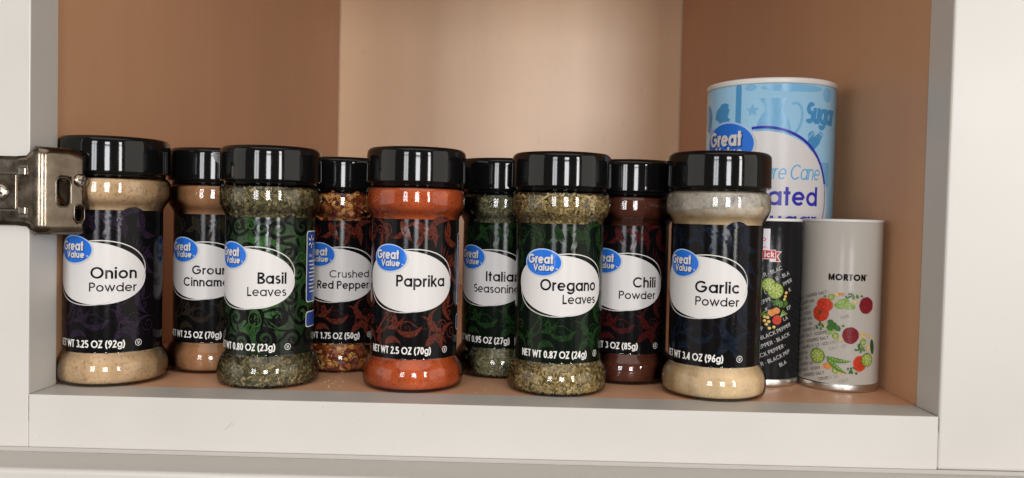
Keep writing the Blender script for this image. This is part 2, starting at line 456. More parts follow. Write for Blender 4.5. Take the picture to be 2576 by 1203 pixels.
# a geometric sans drawn with strokes: cap height 1, x height 0.74
def arc(cx, cy, rx, ry, a0, a1, n=None):
    n = n or max(4, int(abs(a1-a0)/14))
    return [(cx+rx*math.cos(math.radians(a0+(a1-a0)*i/n)), cy+ry*math.sin(math.radians(a0+(a1-a0)*i/n))) for i in range(n+1)]
_gc = {}
def glyph(ch, wt):
    k = (ch, round(wt, 3))
    if k not in _gc: _gc[k] = _glyph(ch, wt)
    return _gc[k]
def _glyph(ch, w):
    h = w/2; X = 0.74; rb = X/2-h; r1 = 0.5-h; D = -0.27
    bowl = (arc(X/2, X/2, rb, rb, 0, 360, 24)[:-1], True)
    st = lambda x, y0, y1: ([(x, y0), (x, y1)], False)
    ar = lambda x0, x1: [(x0, X*0.45)]+arc((x0+x1)/2, X-h-(x1-x0)/2, (x1-x0)/2, (x1-x0)/2, 180, 0)+[(x1, 0)]
    sx = lambda cx, H, ru, rl: arc(cx, H-h-ru, ru*1.05, ru, 35, 270, 12)[:-1]+arc(cx, h+rl, rl*1.1, rl, 90, -150, 13)
    if ch == 'o': return [bowl], X
    if ch == 'a': return [bowl, st(X-h, 0, X)], X
    if ch == 'd': return [bowl, st(X-h, 0, 1)], X
    if ch == 'b': return [bowl, st(h, 0, 1)], X
    if ch == 'p': return [bowl, st(h, D, X)], X
    if ch == 'q': return [bowl, st(X-h, D, X)], X
    if ch == 'g': return [bowl, ([(X-h, X), (X-h, 0.05)]+arc(X/2, 0.05, rb, 0.05-D-h, 0, -155), False)], X
    if ch == 'e': return [([(h, X*0.5), (X-h, X*0.5)], False), (arc(X/2, X/2, rb, rb, 0, 318, 20), False)], X
    if ch == 'c': return [(arc(X/2, X/2, rb, rb, 42, 318, 18), False)], X*0.9
    if ch == 'n': return [st(h, 0, X), (ar(h, 0.60-h), False)], 0.60
    if ch == 'm': return [st(h, 0, X), (ar(h, 0.52-h), False), (ar(0.52-h, 1.04-w-h+0.0), False)], 1.04-w
    if ch == 'h': return [st(h, 0, 1), (ar(h, 0.60-h), False)], 0.60
    if ch == 'u': return [([(h, X)]+arc(0.30, h+0.30-h, 0.30-h, 0.30-h, 180, 360)+[(0.60-h, X)], False), st(0.60-h, 0, X)], 0.60
    if ch == 'r': return [st(h, 0, X), (arc(h+0.25, X-h-0.25, 0.25, 0.25, 180, 82), False)], 0.36
    if ch == 'i': return [st(h, 0, X), st(h, 1-w*1.05, 1)], w
    if ch == 'l': return [st(h, 0, 1)], w
    if ch == 't': return [st(0.19, 0, 0.96), ([(0.0, X-h), (0.38, X-h)], False)], 0.38
    if ch == 'k': return [st(h, 0, 1), ([(0.52, X), (h+0.04, X*0.42)], False), ([(0.20, X*0.55), (0.56, 0)], False)], 0.56
    if ch == 's': return [(sx(0.25, X, (X-w)/4*0.98, (X-w)/4*1.02), False)], 0.48
    if ch == 'v': return [([(0.03, X), (0.30, h*0.6), (0.57, X)], False)], 0.60
    if ch == 'w': return [([(0.03, X), (0.26, h*0.6), (0.48, X-h*0.4), (0.70, h*0.6), (0.93, X)], False)], 0.96
    if ch == 'y': return [([(0.03, X), (0.30, 0.04)], False), ([(0.57, X), (0.20, D)], False)], 0.60
    if ch == 'O': return [(arc(0.52, 0.5, 0.52-h, r1, 0, 360, 32)[:-1], True)], 1.04
    if ch == 'C': return [(arc(0.52, 0.5, 0.52-h, r1, 42, 318, 24), False)], 0.94
    if ch == 'G': return [(arc(0.52, 0.5, 0.52-h, r1, 42, 360, 26), False), ([(1.04-h+0.0, 0.5), (0.55, 0.5)], False)], 1.04
    if ch == 'P': return [st(h, 0, 1), ([(h, 1-h)]+[(0.34, 1-h)]+arc(0.34, 0.72-h*0.2, 0.28-h*0.8+0.0, 0.28-h*0.8, 90, -90)+[(h, 0.44+h*0.6)], False)], 0.62
    if ch == 'R': return [st(h, 0, 1), ([(h, 1-h)]+[(0.34, 1-h)]+arc(0.34, 0.72-h*0.2, 0.28-h*0.8, 0.28-h*0.8, 90, -90)+[(h, 0.44+h*0.6)], False), ([(0.33, 0.44), (0.60, 0)], False)], 0.64
    if ch == 'B': return [st(h, 0, 1), ([(h, 1-h), (0.32, 1-h)]+arc(0.32, 0.75, 0.21, 0.25-h, 90, -90)[1:-1]+[(h, 0.50+0.02)], False), ([(h, 0.51), (0.34, 0.51)]+arc(0.34, 0.265, 0.25, 0.265-h, 90, -90)[1:]+[(h, h)], False)], 0.62
    if ch == 'D': return [st(h, 0, 1), ([(h, 1-h), (0.28, 1-h)]+arc(0.28, 0.5, 0.46-h, r1, 90, -90)[1:]+[(h, h)], False)], 0.76
    if ch == 'S': return [(sx(0.29, 1.0, (1-w)/4*0.96, (1-w)/4*1.04), False)], 0.56
    if ch == 'I': return [st(h, 0, 1)], w
    if ch == 'L': return [([(h, 1), (h, h), (0.50, h)], False)], 0.50
    if ch == 'E': return [([(0.52, 1-h), (h, 1-h), (h, h), (0.52, h)], False), ([(h, 0.51), (0.47, 0.51)], False)], 0.53
    if ch == 'T': return [st(0.28, 0, 1-h), ([(0, 1-h), (0.56, 1-h)], False)], 0.56
    if ch == 'N': return [([(h, 0), (h, 1)], False), ([(h, 1-h*0.4), (0.72-h, h*0.4)], False), ([(0.72-h, 0), (0.72-h, 1)], False)], 0.72
    if ch == 'M': return [st(h, 0, 1), ([(h, 1-h*0.4), (0.44, 0.16), (0.88-h, 1-h*0.4)], False), st(0.88-h, 0, 1)], 0.88
    if ch == 'W': return [([(0.03, 1), (0.26, h*0.6), (0.50, 1-h), (0.74, h*0.6), (0.97, 1)], False)], 1.0
    if ch == 'V': return [([(0.03, 1), (0.36, h*0.6), (0.69, 1)], False)], 0.72
    if ch == 'A': return [([(0.03, 0), (0.36, 1-h*0.6), (0.69, 0)], False), ([(0.15, 0.30), (0.57, 0.30)], False)], 0.72
    if ch == 'K': return [st(h, 0, 1), ([(0.58, 1), (h+0.04, 0.42)], False), ([(0.24, 0.58), (0.64, 0)], False)], 0.64
    if ch == 'Z': return [([(0.03, 1-h), (0.54, 1-h), (0.05, h), (0.58, h)], False)], 0.60
    if ch == 'U': return [([(h, 1)]+arc(0.34, 0.34, 0.34-h, 0.34-h, 180, 360)+[(0.68-h, 1)], False)], 0.68
    if ch == '0': return [(arc(0.29, 0.5, 0.29-h, r1, 0, 360, 22)[:-1], True)], 0.58
    if ch == '1': return [([(0.08, 0.78), (0.30, 0.97)], False), st(0.32, 0, 1)], 0.50
    if ch == '2': return [(arc(0.28, 0.72, 0.28-h, 0.28-h, 165, -30, 12)+[(0.06, h), (0.56, h)], False)], 0.57
    if ch == '3': return [(arc(0.26, 0.745, 0.235-h*0.6, 0.255-h, 150, -85, 10), False), (arc(0.26, 0.27, 0.275-h*0.6, 0.27-h, 85, -150, 12), False)], 0.55
    if ch == '4': return [([(0.56, 0.26), (0.05, 0.26), (0.40, 0.97)], False), st(0.42, 0, 1)], 0.58
    if ch == '5': return [([(0.50, 1-h), (0.13, 1-h), (0.10, 0.56)]+arc(0.26, 0.315, 0.29-h*0.8, 0.315-h, 118, -150, 13), False)], 0.56
    if ch == '6': return [(arc(0.29, 0.31, 0.29-h, 0.31-h, 0, 360, 20)[:-1], True), ([(0.46, 1), (0.10, 0.52), (h, 0.33)], False)], 0.58
    if ch == '7': return [([(0.02, 1-h), (0.52, 1-h), (0.18, 0)], False)], 0.55
    if ch == '8': return [(arc(0.29, 0.75, 0.24-h*0.7, 0.25-h, 0, 360, 18)[:-1], True), (arc(0.29, 0.27, 0.29-h, 0.27-h*0.9, 0, 360, 20)[:-1], True)], 0.58
    if ch == '9': return [(arc(0.29, 0.69, 0.29-h, 0.31-h, 0, 360, 20)[:-1], True), ([(0.12, 0), (0.48, 0.48), (0.58-h, 0.67)], False)], 0.58
    if ch == '.': return [st(h*1.1, 0, w*1.15)], w*1.1
    if ch == '-': return [([(0, 0.36), (0.3, 0.36)], False)], 0.3
    if ch == '*': return [([(0.02, 0.42), (0.02+w*1.3, 0.42)], False)], 0.04+w*1.3     # mid dot
    if ch == '(': return [(arc(0.62, 0.42, 0.55, 0.70, 128, 232, 8), False)], 0.30
    if ch == ')': return [(arc(-0.34, 0.42, 0.55, 0.70, 52, -52, 8), False)], 0.28
    return [], 0.3

# ------------------------------------------------------------------ the cabinet
XL, XR, T = -264.1, 228.6, 26.7
TOP = 520.0
cab = thing('kitchen_cabinet', 'white painted cabinet frame with tan interior holding the spices', 'cabinet')
box_obj('stile', (XL-110, 0, -29.2), (XL, T, TOP+60), 'paint', cab, 0.6)
box_obj('stile', (XR, 0, -29.2), (XR+150, T, TOP+60), 'paint', cab, 1.6, 3)
box_obj('rail', (XL+0.06, 0.12, -29.2), (XR-0.06, T+0.2, -0.35), 'paint', cab, 0.5)
box_obj('rail', (XL+0.35, 0.25, TOP), (XR-0.35, T+0.2, TOP+60), 'paint', cab, 0.8)
XLW, XRW, YB = -266.5, 229.7, 752.0
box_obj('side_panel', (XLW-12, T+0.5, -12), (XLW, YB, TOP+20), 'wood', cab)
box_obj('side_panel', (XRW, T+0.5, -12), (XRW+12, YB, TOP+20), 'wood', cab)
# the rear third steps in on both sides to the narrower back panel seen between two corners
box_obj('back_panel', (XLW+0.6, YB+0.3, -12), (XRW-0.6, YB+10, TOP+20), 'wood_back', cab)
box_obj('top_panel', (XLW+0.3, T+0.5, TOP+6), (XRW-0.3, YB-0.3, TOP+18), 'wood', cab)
box_obj('shelf', (XLW+0.4, T+0.45, -14), (XRW-0.4, YB-0.4, -0.5), 'shelf', cab)
def crack(pts, wd, nrm):
    """a hairline crack in the paint along a joint: a dark, ragged sliver"""
    q = random.Random(len(pts)+int(wd*100)); V, F = [], []
    for k, p0 in enumerate(pts):
        h = wd*q.uniform(0.35, 1.0)*(0.2 if k in (0, len(pts)-1) else 1); j = q.uniform(-0.3, 0.3)*wd
        V += [(p0[0]+j-h/2, p0[1]+nrm[1], p0[2]+nrm[2]), (p0[0]+j+h/2, p0[1]+nrm[1], p0[2]+nrm[2])]
    for k in range(len(pts)-1): F.append((2*k, 2*k+1, 2*k+3, 2*k+2))
    return link('paint_crack', V, F, 'gap', cab)
crack([(XL+0.35, T*k/22+0.6, -0.35) for k in range(23)], 0.55, (0, 0, 0.03))
crack([(XR-0.35, T*k/22+0.6, -0.35) for k in range(23)], 0.75, (0, 0, 0.03))
crack([(XL+0.1, 0.12, -0.6-k*0.9) for k in range(17)], 0.22, (0, -0.03, 0))
crack([(XR-0.1, 0.12, -0.5-k*0.7) for k in range(14)], 0.40, (0, -0.03, 0))
M['scuff'] = mat('scuffed_paint', (0.30, 0.285, 0.27), 0.6)
M['chip'] = mat('chipped_paint', (0.16, 0.13, 0.10), 0.8)
def mark(name, pts, mk):
    V, F = [], []
    for (a, b, wd, ln, ang, plane) in pts:
        c_, s_ = math.cos(ang), math.sin(ang); k = len(V)
        for u, v in ((-ln/2, 0), (-ln*0.1, -wd/2), (ln/2, 0), (ln*0.15, wd/2)):
            p_, q_ = a+u*c_-v*s_, b+u*s_+v*c_
            V.append((p_, 0.09, q_) if plane == 'front' else (p_, q_, -0.31))
        F.append((k, k+1, k+2, k+3))
    return link(name, V, F, mk, cab, kind='stuff')
mark('scuff', [(-154.5, -14.5, 0.35, 6.5, 0.75, 'front'), (-153.0, -14.6, 0.25, 4.5, 0.7, 'front'), (-156.4, -16.6, 0.22, 3.0, 0.8, 'front')], 'scuff')
_q = random.Random(11)
mark('paint_chip', [(_q.uniform(-255, -205), _q.uniform(5, 22), 0.25, _q.uniform(0.7, 1.9), _q.uniform(-0.4, 0.6), 'top') for _ in range(9)]+[(_q.uniform(-200, 220), _q.uniform(3, 24), 0.2, _q.uniform(0.5, 1.4), _q.uniform(-0.4, 0.6), 'top') for _ in range(14)], 'chip')
# the frame's lower edge is cut back at a slope above the drawer front
_x0, _x1 = XL-110, XR+150
link('lower_chamfer', [(_x0, 0.15, -29.25), (_x1, 0.15, -29.25), (_x1, 1.9, -32.15), (_x0, 1.9, -32.15), (_x0, T, -29.25), (_x1, T, -29.25), (_x1, T, -32.15), (_x0, T, -32.15)],
     [(0, 1, 2, 3), (4, 7, 6, 5), (3, 2, 6, 7), (0, 4, 5, 1), (0, 3, 7, 4), (1, 5, 6, 2)], 'paint', cab)
drawer = thing('drawer_front', 'white painted ledge of a drawer front jutting out below the cabinet rail', 'drawer front', (0, 0, -120))
box_obj('panel', (XL-110, -27, -100), (XR+150, 6.0, 120-32.25), 'paint', drawer, 2.2, 4)

# ------------------------------------------------------------------ spice jars
OZ = 63.9                      # height of the name panel's centre
RW = 25.9                      # waist radius
BOTTLE = [(0.5, 0.9), (22, 0.9), (24.5, 0.0), (27.0, 0.0), (28.9, 1.1), (29.8, 3.2), (30.1, 6.5), (30.05, 10.2), (29.2, 13.6), (27.6, 16.4), (26.3, 18.2), (25.85, 20.0),
          (25.85, 60), (25.85, 98.8), (26.1, 100.4), (27.0, 102.4), (28.4, 104.6), (29.4, 106.8), (29.8, 109.0), (29.8, 114.2), (29.5, 116.2), (28.6, 117.8), (27.2, 118.7), (26.4, 119.3), (26.4, 128)]
_bv, _bf = lathe_geo(rounded(BOTTLE, 1.2, 3), 96, False)
CAP = rounded([(0.3, 141.4), (24.0, 141.4), (27.6, 141.1), (29.3, 139.4), (29.6, 136.8), (29.75, 121.3), (29.3, 120.75), (27.2, 120.7), (26.9, 118.75)], 0.7, 3)
CAP = list(reversed(CAP))
proto = {}
def shared(key, name, make, parent):
    if key in proto:
        o = proto[key].copy(); COL.objects.link(o); o.parent = parent
    else:
        o = make(); o.parent = parent; proto[key] = o
    return o
def content_prof(top=117.0):
    g = 0.9; out = [(0.5, 1.6), (24, 1.6), (26.6, 1.6), (28.2, 2.6), (28.9, 4.2), (29.15, 6.5), (29.1, 10.0), (28.3, 13.2), (26.8, 16.0), (25.4, 17.9), (24.9, 20),
                    (24.9, 98.8), (25.2, 100.6), (26.1, 102.8), (27.5, 105.0), (28.5, 107.2), (28.85, 109)]
    return [p for p in out if p[1] < top] + ([(28.85, 113.5), (28.5, 116.0), (27.4, 117.2), (20, 117.4), (0.5, 117.4)] if top > 115 else [(28.7, top), (27.5, top+0.3), (0.5, top+0.6)])
def radius_at(prof, z):
    for (r0, z0), (r1, z1) in zip(prof, prof[1:]):
        if z0 <= z <= z1 and z1 > z0: return r0+(r1-r0)*(z-z0)/(z1-z0)
    return 25
def flakes(name, mats, parent, count, lmin, lmax, wmin, wmax, seed, disc=0.0):
    r = random.Random(seed); V, F, fm = [], [], []
    prof = content_prof()[1:-3]
    for i in range(count):
        z = r.uniform(1.9, 19.5) if r.random() < 0.53 else r.uniform(98.8, 116.6)
        a = r.uniform(-1.95, 1.95)
        lay = r.random()
        R = radius_at(prof, z) - 0.05 - lay*1.1
        c = Vector((R*math.sin(a), -R*math.cos(a), z))
        n = Vector((math.sin(a), -math.cos(a), 0)); t1 = Vector((math.cos(a), math.sin(a), 0)); t2 = Vector((0, 0, 1))
        tl = 0.42
        n = (n + t1*r.uniform(-tl, tl) + t2*r.uniform(-tl, tl)).normalized()
        t1 = n.cross(t2).normalized(); t2 = n.cross(t1)
        g = r.uniform(0, 2*PI); u = t1*math.cos(g)+t2*math.sin(g); v = n.cross(u)
        b = len(V)
        if r.random() < disc:
            q = r.uniform(1.7, 2.6); k = 9; lay = min(lay, 0.4)
            V.append(tuple(c+n*0.30))
            for j in range(k):
                e = 2*PI*j/k; V.append(tuple(c+u*q*1.1*math.cos(e)+v*q*0.9*math.sin(e)*(1+0.1*math.sin(3*e))))
            for j in range(k): F.append((b, b+1+j, b+1+(j+1) % k)); fm.append(1)
        else:
            l = r.uniform(lmin, lmax)*(1.6 if r.random() < 0.08 else 1)/2; wd = r.uniform(wmin, wmax)/2
            k = r.uniform(-0.3, 0.3)
            P = [(-l, -wd*r.uniform(0.3, 1)), (0, -wd), (l, -wd*r.uniform(0.1, 0.8)), (l*r.uniform(0.7, 1.1), wd*r.uniform(0.1, 0.8)), (0, wd*r.uniform(0.7, 1.1)), (-l, wd*r.uniform(0.2, 1))]
            for j, (x, y) in enumerate(P): V.append(tuple(c+u*x+v*y+n*(k if j in (1, 4) else -k*0.5)))
            F += [(b, b+1, b+4, b+5), (b+1, b+2, b+3, b+4)]; fm += [0, 0]
    return link(name, V, F, mats, parent, fm=fm, kind='stuff')

def ornament(main, line, style):
    """scrollwork printed on the label, z measured from the name panel's centre"""
    p, q = Print(0.03), Print(0.08)
    def S(x, y, r, a0, tn, wd, tail=0, tb=0, fl=1, tgt=None): (tgt or p).swirl(x, OZ+y, r, a0, tn, wd, tail, tb, fl)
    def L(x, y, a, ln, wd, b=0, tgt=None): (tgt or p).leaf(x, OZ+y, a, ln, wd, b)
    if style == 'basil':
        # dark scrolls cut out of the green field
        for k in range(11):
            L(2+k*1.3, -18.5-k*0.55, -118+k*12, 13-0.4*k, 1.15, -36+k*4)
            L(16+k*0.8, -31+k*0.9, 165-k*13, 10, 0.95, 40)
        q0 = random.Random(21)
        for gy in range(6):
            for gx in range(7):
                x, y = -39+gx*13+q0.uniform(-2.5, 2.5)+(gy % 2)*6, -36+gy*13+q0.uniform(-2, 2)
                if (x/24)**2+(y/14)**2 < 1: continue
                S(x, y, q0.uniform(4.6, 6.2), q0.uniform(0, 360), q0.uniform(1.3, 1.6), q0.uniform(2.0, 2.8), q0.uniform(7, 11), q0.uniform(-60, 60), 1 if (gx+gy) % 2 else -1)
                for k in range(2): L(x+q0.uniform(-6.5, 6.5), y+q0.uniform(-6.5, 6.5), q0.uniform(0, 360), q0.uniform(6, 9), q0.uniform(1.2, 2.0), q0.uniform(-60, 60))
        for a in [(2, 31, 3, 0, 1.2, 0.5, 9, 60, 1), (33, 12, 3.2, 30, 1.3, 0.5, 8, 50, 1), (6, -24, 5, 200, 1.2, 0.5, 9, 40, -1)]: S(*a, tgt=q)
        return p, q
    # coloured scrolls, crescents and drops on black
    def C(x, y, rr, a0, a1, wd, sk=1.35):
        pts = [(x+rr*math.cos(math.radians(a0+(a1-a0)*k/18)), OZ+y+rr*math.sin(math.radians(a0+(a1-a0)*k/18))) for k in range(19)]
        p.ribbon(pts, lambda t: wd*max(0.03, math.sin(PI*t**sk)))
    for a in [(-25, -18, 13, 20, -80, 5.2), (-12, -15, 12, -20, -95, 3.0), (1, -22, 8.5, 200, 335, 3.6), (7, -29, 9, 85, -70, 5.4), (20, -22, 6.5, 95, 300, 3.6), (-8, -39, 5.5, 20, 165, 4.0), (-30, -38, 8, 0, 120, 3.4), (30, -34, 9, 60, 240, 3.6),
              (18, -40, 8, 20, 150, 3.4), (33, -14, 10, 120, 250, 3.2), (-34, -8, 10, 60, -60, 3.4), (36, 8, 9, 110, 260, 3.6), (-36, 16, 9, 70, -70, 3.6), (-22, 26, 9, 100, -30, 3.0), (4, 24, 9, 150, 15, 3.0), (22, 26, 10, 190, 60, 3.8),
              (12, 38, 10, 200, 300, 3.4), (32, 30, 9, 160, 290, 4.0), (-9, 33, 8, 250, 350, 3.2), (-30, 33, 9, 200, 320, 3.6)]:
        C(*a)
    for a in [(-4, 35, -72, 14, 4.6, 20), (13, 34, -66, 15, 4.2, -26), (25, 35, -78, 13, 3.6, -20), (5, 20, 55, 9, 3.0, 30), (-19, 18, 70, 12, 3.0, 30), (-7, -19, -95, 10, 3.8, 20), (17, -30, -70, 8, 3.4, 40), (-20, -36, 60, 7, 3.0, 30), (28, 14, -60, 10, 3.0, 30), (26, -6, -80, 10, 3.0, -30)]:
        L(*a)
    for a in [(-19, 29, 3.0, 20, 1.4, 0.9, 7, -50, 1), (-27, -24, 3.0, 60, 1.2, 1.0, 7, -70, 1), (27, -18, 3.2, 150, 1.2, 1.0, 7, 60, -1)]: S(*a)
    for a in [(-14, 29.5, 4.0, 200, 1.7, 0.7, 9, -70, -1), (-11, -20, 3.6, 150, 1.6, 0.6, 9, -60, 1), (12, 29, 4.2, 200, 1.2, 0.6, 9, 60, 1), (27, 12, 4, 60, 1.5, 0.6, 10, 50, -1), (22, -26, 4.2, 0, 1.6, 0.6, 9, 60, 1), (0, -27, 4.4, 180, 1.4, 0.6, 10, 50, -1), (-26, 30, 3.4, 0, 1.5, 0.6, 7, 60, 1), (30, -30, 4, 0, 1.5, 0.6, 9, 60, -1)]:
        S(*a, tgt=q)
    for k in range(6): L(20+k*1.4, 16-k*1.6, 75-k*12, 7, 0.7, 35, q); L(-22+k*1.2, -27-k*1.3, -30-k*14, 8, 0.7, -35, q)
    return p, q

GROUP = 'spice jars on the shelf'
def logo(lab, R, cx, cz, a, b, th=1.0):
    def mk(name, pr, mt): pr.build(name, R, mt, lab)
    p = Print(0.20); p.ellipse(cx+0.06*a, cz-0.08*b, a*1.02, b*1.03, n=40); mk('logo_shadow', p, 'soft_grey')
    p = Print(0.26); p.ellipse(cx, cz, a, b, n=48); mk('logo_rim', p, 'logo_rim')
    p = Print(0.32); p.ellipse(cx+0.025*a, cz-0.025*b, a*0.955, b*0.945, n=48); mk('logo_oval', p, 'logo_blue')
    for dx, dz, lift, mt, nm in ((0.045*a, -0.06*b, 0.38, 'logo_shadow', 'lettering_shadow'), (0, 0, 0.44, 'pwhite', 'logo_lettering')):
        p = Print(lift)
        for tx, x0, x1, zz, hh in (('Great', -0.80, 0.58, -0.10, 0.68), ('Value', -0.46, 0.64, -0.62, 0.48)):
            W = Print().text(tx, 0, 0, hh*b, 0.20, 1.0, 0.09)
            p.text(tx, cx+x0*a+dx, cz+zz*b+dz, hh*b, 0.20, (x1-x0)*a/W, 0.09)
        if mt == 'pwhite': p.text('TM', cx+0.72*a, cz-0.52*b, 0.10*b, 0.2, 0.9)
        mk(nm, p, mt)

def jar(x, y, rot, zs, label, lines, net, ink, o_main, o_line, style, fill):
    t = thing('spice_jar', label, 'spice jar', (x, y, -0.33), rot, GROUP)
    ws = max(1, zs)**2.8 if zs > 1 else 1.0
    t.scale = (ws, ws, zs)
    shared('bottle', 'bottle', lambda: link('bottle', _bv, _bf, 'clear', None, True), t)
    shared('cap', 'cap', lambda: lathe('cap', CAP, 'cap', None, 96), t)
    # what is in it
    kind, args = fill
    if kind == 'powder':
        shared('powder_'+args, 'powder', lambda: lathe('powder', content_prof(), args, None, 96), t)
    elif kind == 'low':
        V, F = lathe_geo(content_prof(107.4), 96, True)
        V = [(px, py, pz + (0.085*px + 0.5*math.sin(px*0.35+py*0.2) if pz > 106 else 0)) for px, py, pz in V]
        link('powder', V, F, args, t, smooth=True)
        f = [(27.6, 104.9), (28.7, 107.3), (29.2, 109.1), (29.2, 114.0), (28.8, 116.2), (27.9, 117.6), (26.6, 118.6)]
        lathe('powder_film', f, 'film', t, 96, close=False)
    else:
        core = [(r-(1.25 if r > 3 else 0), z+(0.4 if z < 3 else 0)) for r, z in content_prof()]
        shared('core_'+kind, 'filling', lambda: lathe('filling', core, 'redcore' if kind == 'pepper' else 'herbcore', None, 72), t)
        args(t)
    # wrapped label
    p = Print(0.0); p.l0 = 0.12
    n = 128; V, F = [], []
    for i in range(n):
        a = 2*PI*i/n
        for z in (18.9, 99.6): V.append(((RW+0.12)*math.sin(a), -(RW+0.12)*math.cos(a), z))
    for i in range(n):
        a, b = 2*i, 2*((i+1) % n); F.append((a, b, b+1, a+1))
    lab = link('label', V, F, ink, t, smooth=True)
    R = RW+0.14
    key = (style, o_main, o_line)
    if key not in proto:
        pm, pl = ornament(o_main, o_line, style)
        proto[key] = (pm.build('ornament', R, o_main, lab), pl.build('ornament_line', R, o_line, lab))
    else:
        for o in proto[key]:
            c = o.copy(); COL.objects.link(c); c.parent = lab
    def oval():
        p = Print(0.14); p.ellipse(0, OZ, 28.0, 17.5, -5, n=72, rings=18); return p.build('name_panel', R, 'pwhite', None)
    shared('oval', 'name_panel', oval, lab)
    def ring():
        p = Print(0.10); p.ring(0.4, OZ+0.3, 27.6, 17.9, 0.55, 9, 0, 360, 96); return p.build('outline_ring', R, 'pline', None)
    shared('ring', 'outline_ring', ring, lab)
    def ring2():
        p = Print(0.17)
        for a0, a1 in ((-28, 22), (228, 284)): p.ring(0.4, OZ+0.3, 27.6, 17.9, 0.26, 9, a0, a1, 24)
        return p.build('inner_line', R, 'pgrey', None)
    shared('ring2', 'inner_line', ring2, lab)
    if 'logo' not in proto:
        logo(lab, R, -11.6, OZ+13.4, 11.3, 7.9); proto['logo'] = [c for c in lab.children if c.name.split('.')[0] in ('logo_shadow', 'logo_rim', 'logo_oval', 'lettering_shadow', 'logo_lettering')]
    else:
        for o in proto['logo']:
            c = o.copy(); COL.objects.link(c); c.parent = lab
    p = Print(0.22)
    for s, base, h, wt, xs in lines: p.text(s, 22.6, OZ+base, h*1.02, wt*1.12, xs, 0.105, 'r')
    p.build('name_lettering', R, 'ink_text', lab)
    p = Print(0.16)
    W = p.text(net, -24.6, 22.0, 4.25, 0.165, 0.78, 0.115)
    p.ring(24.0, 24.0, 1.75, 1.75, 0.32, n=24); p.text('U', 24.0, 23.1, 1.8, 0.2, 0.9, align='c')
    p.build('net_weight_lettering', R, 'net', lab)
    def panel():
        p = Print(0.10); p.round_rect(37.0, OZ-15, 62, OZ+28, 2.2); p.round_rect(37.0, OZ-30, 62, OZ-20.5, 2.0); p.build('side_panel_edge', R, 'net', lab)
        p = Print(0.16); p.round_rect(37.6, OZ-14.4, 61.4, OZ+27.4, 1.8); p.round_rect(37.6, OZ-29.4, 61.4, OZ-21.1, 1.6); p.build('side_panel', R, 'panel_blue', lab)
        p = Print(0.20)
        for k in range(6):
            a = math.radians(90+60*k); p.ribbon([(42.5+1.5*math.cos(a), OZ+21.5+1.5*math.sin(a)), (42.5+3.9*math.cos(a), OZ+21.5+3.9*math.sin(a))], 0.9)
        p.text('Our', 39.6, OZ+12.4, 1.5, 0.16)
        for k in range(9): p.rect(39.6+(k % 3)*0.5, OZ+9.4-k*2.3, 52-(k*7 % 4)*1.6, OZ+10.1-k*2.3)
        return p.build('side_panel_print', R, 'net', lab)
    if style == 'basil' or 'Paprika' in lines[0][0]: panel()
    return t

big, thin = 6.7, 4.9
herb = lambda mt, n, a, b, c, d, s: (lambda t: flakes('dried_flakes', mt, t, n, a, b, c, d, s, 0.26 if s == 5 else 0.0))
J = []
J.append(jar(-242.3, 48.8, 2.5, 1.013, 'jar of speckled beige onion powder with purple and black label beside the metal hinge',
    [('Onion', -2.9, 6.5, .155, 1.0), ('Powder', -10.2, 5.0, .128, 1.02)], 'NET WT 3.25 OZ (92g)', 'ink', 'o_purple', 'o_purple', 'scroll', ('powder', 'onion')))
J.append(jar(-197.6, 93.5, -3.0, 0.998, 'jar of brown ground cinnamon in the back row between onion powder and basil',
    [('Ground', -1.9, 5.5, .155, 1.03), ('Cinnamon', -9.4, 5.5, .155, 0.98)], 'NET WT 2.5 OZ (70g)', 'ink', 'o_brown', 'o_brown', 'scroll', ('powder', 'cinnamon')))
J.append(jar(-149.8, 53.4, -12.5, 0.992, 'jar of grey-green dried basil leaves with bright green scrollwork label',
    [('Basil', -2.9, 6.6, .15, 0.92), ('Leaves', -10.0, 5.1, .115, 0.98)], 'NET WT 0.80 OZ (23g)', 'basil_ink', 'ink', 'o_green', 'basil', ('herb', herb('basil', 4200, 2.0, 4.2, 0.8, 2.1, 3))))
J.append(jar(-117.4, 106.5, 2.0, 0.976, 'jar of crushed red pepper flakes with yellow seeds in the back row',
    [('Crushed', -1.6, 4.8, .12, 1.05), ('Red Pepper', -9.0, 5.2, .15, 0.90)], 'NET WT 1.75 OZ (50g)', 'ink', 'o_red', 'o_wine', 'scroll', ('pepper', herb(['redflake', 'seed'], 1500, 4.0, 7.0, 2.6, 4.6, 5))))
J.append(jar(-62.1, 53.0, -2.0, 1.0, 'jar of orange-red paprika with red scrollwork on black label',
    [('Paprika', -3.0, 6.6, .15, 0.95)], 'NET WT 2.5 OZ (70g)', 'ink', 'o_red', 'o_red', 'scroll', ('powder', 'paprika')))
J.append(jar(-10.4, 101.0, -23.0, 0.985, 'jar of dark green mixed seasoning herbs in the back row between paprika and oregano',
    [('Italian', -1.8, 6.3, .15, 0.95), ('Seasoning', -9.2, 5.2, .125, 0.94)], 'NET WT 0.95 OZ (27g)', 'green_tint_ink', 'o_deep', 'o_deep', 'scroll', ('herb', herb('italian', 4000, 1.9, 3.8, 0.7, 1.7, 9))))
J.append(jar(24.9, 52.4, 0.5, 0.993, 'jar of yellowish dried oregano leaves with dark green scrollwork label',
    [('Oregano', -2.9, 6.6, .15, 0.93), ('Leaves', -10.3, 5.2, .125, 0.95)], 'NET WT 0.87 OZ (24g)', 'green_tint_ink', 'o_deep', 'o_deep', 'scroll', ('herb2', herb('oregano', 4600, 1.8, 3.8, 0.7, 1.7, 12))))
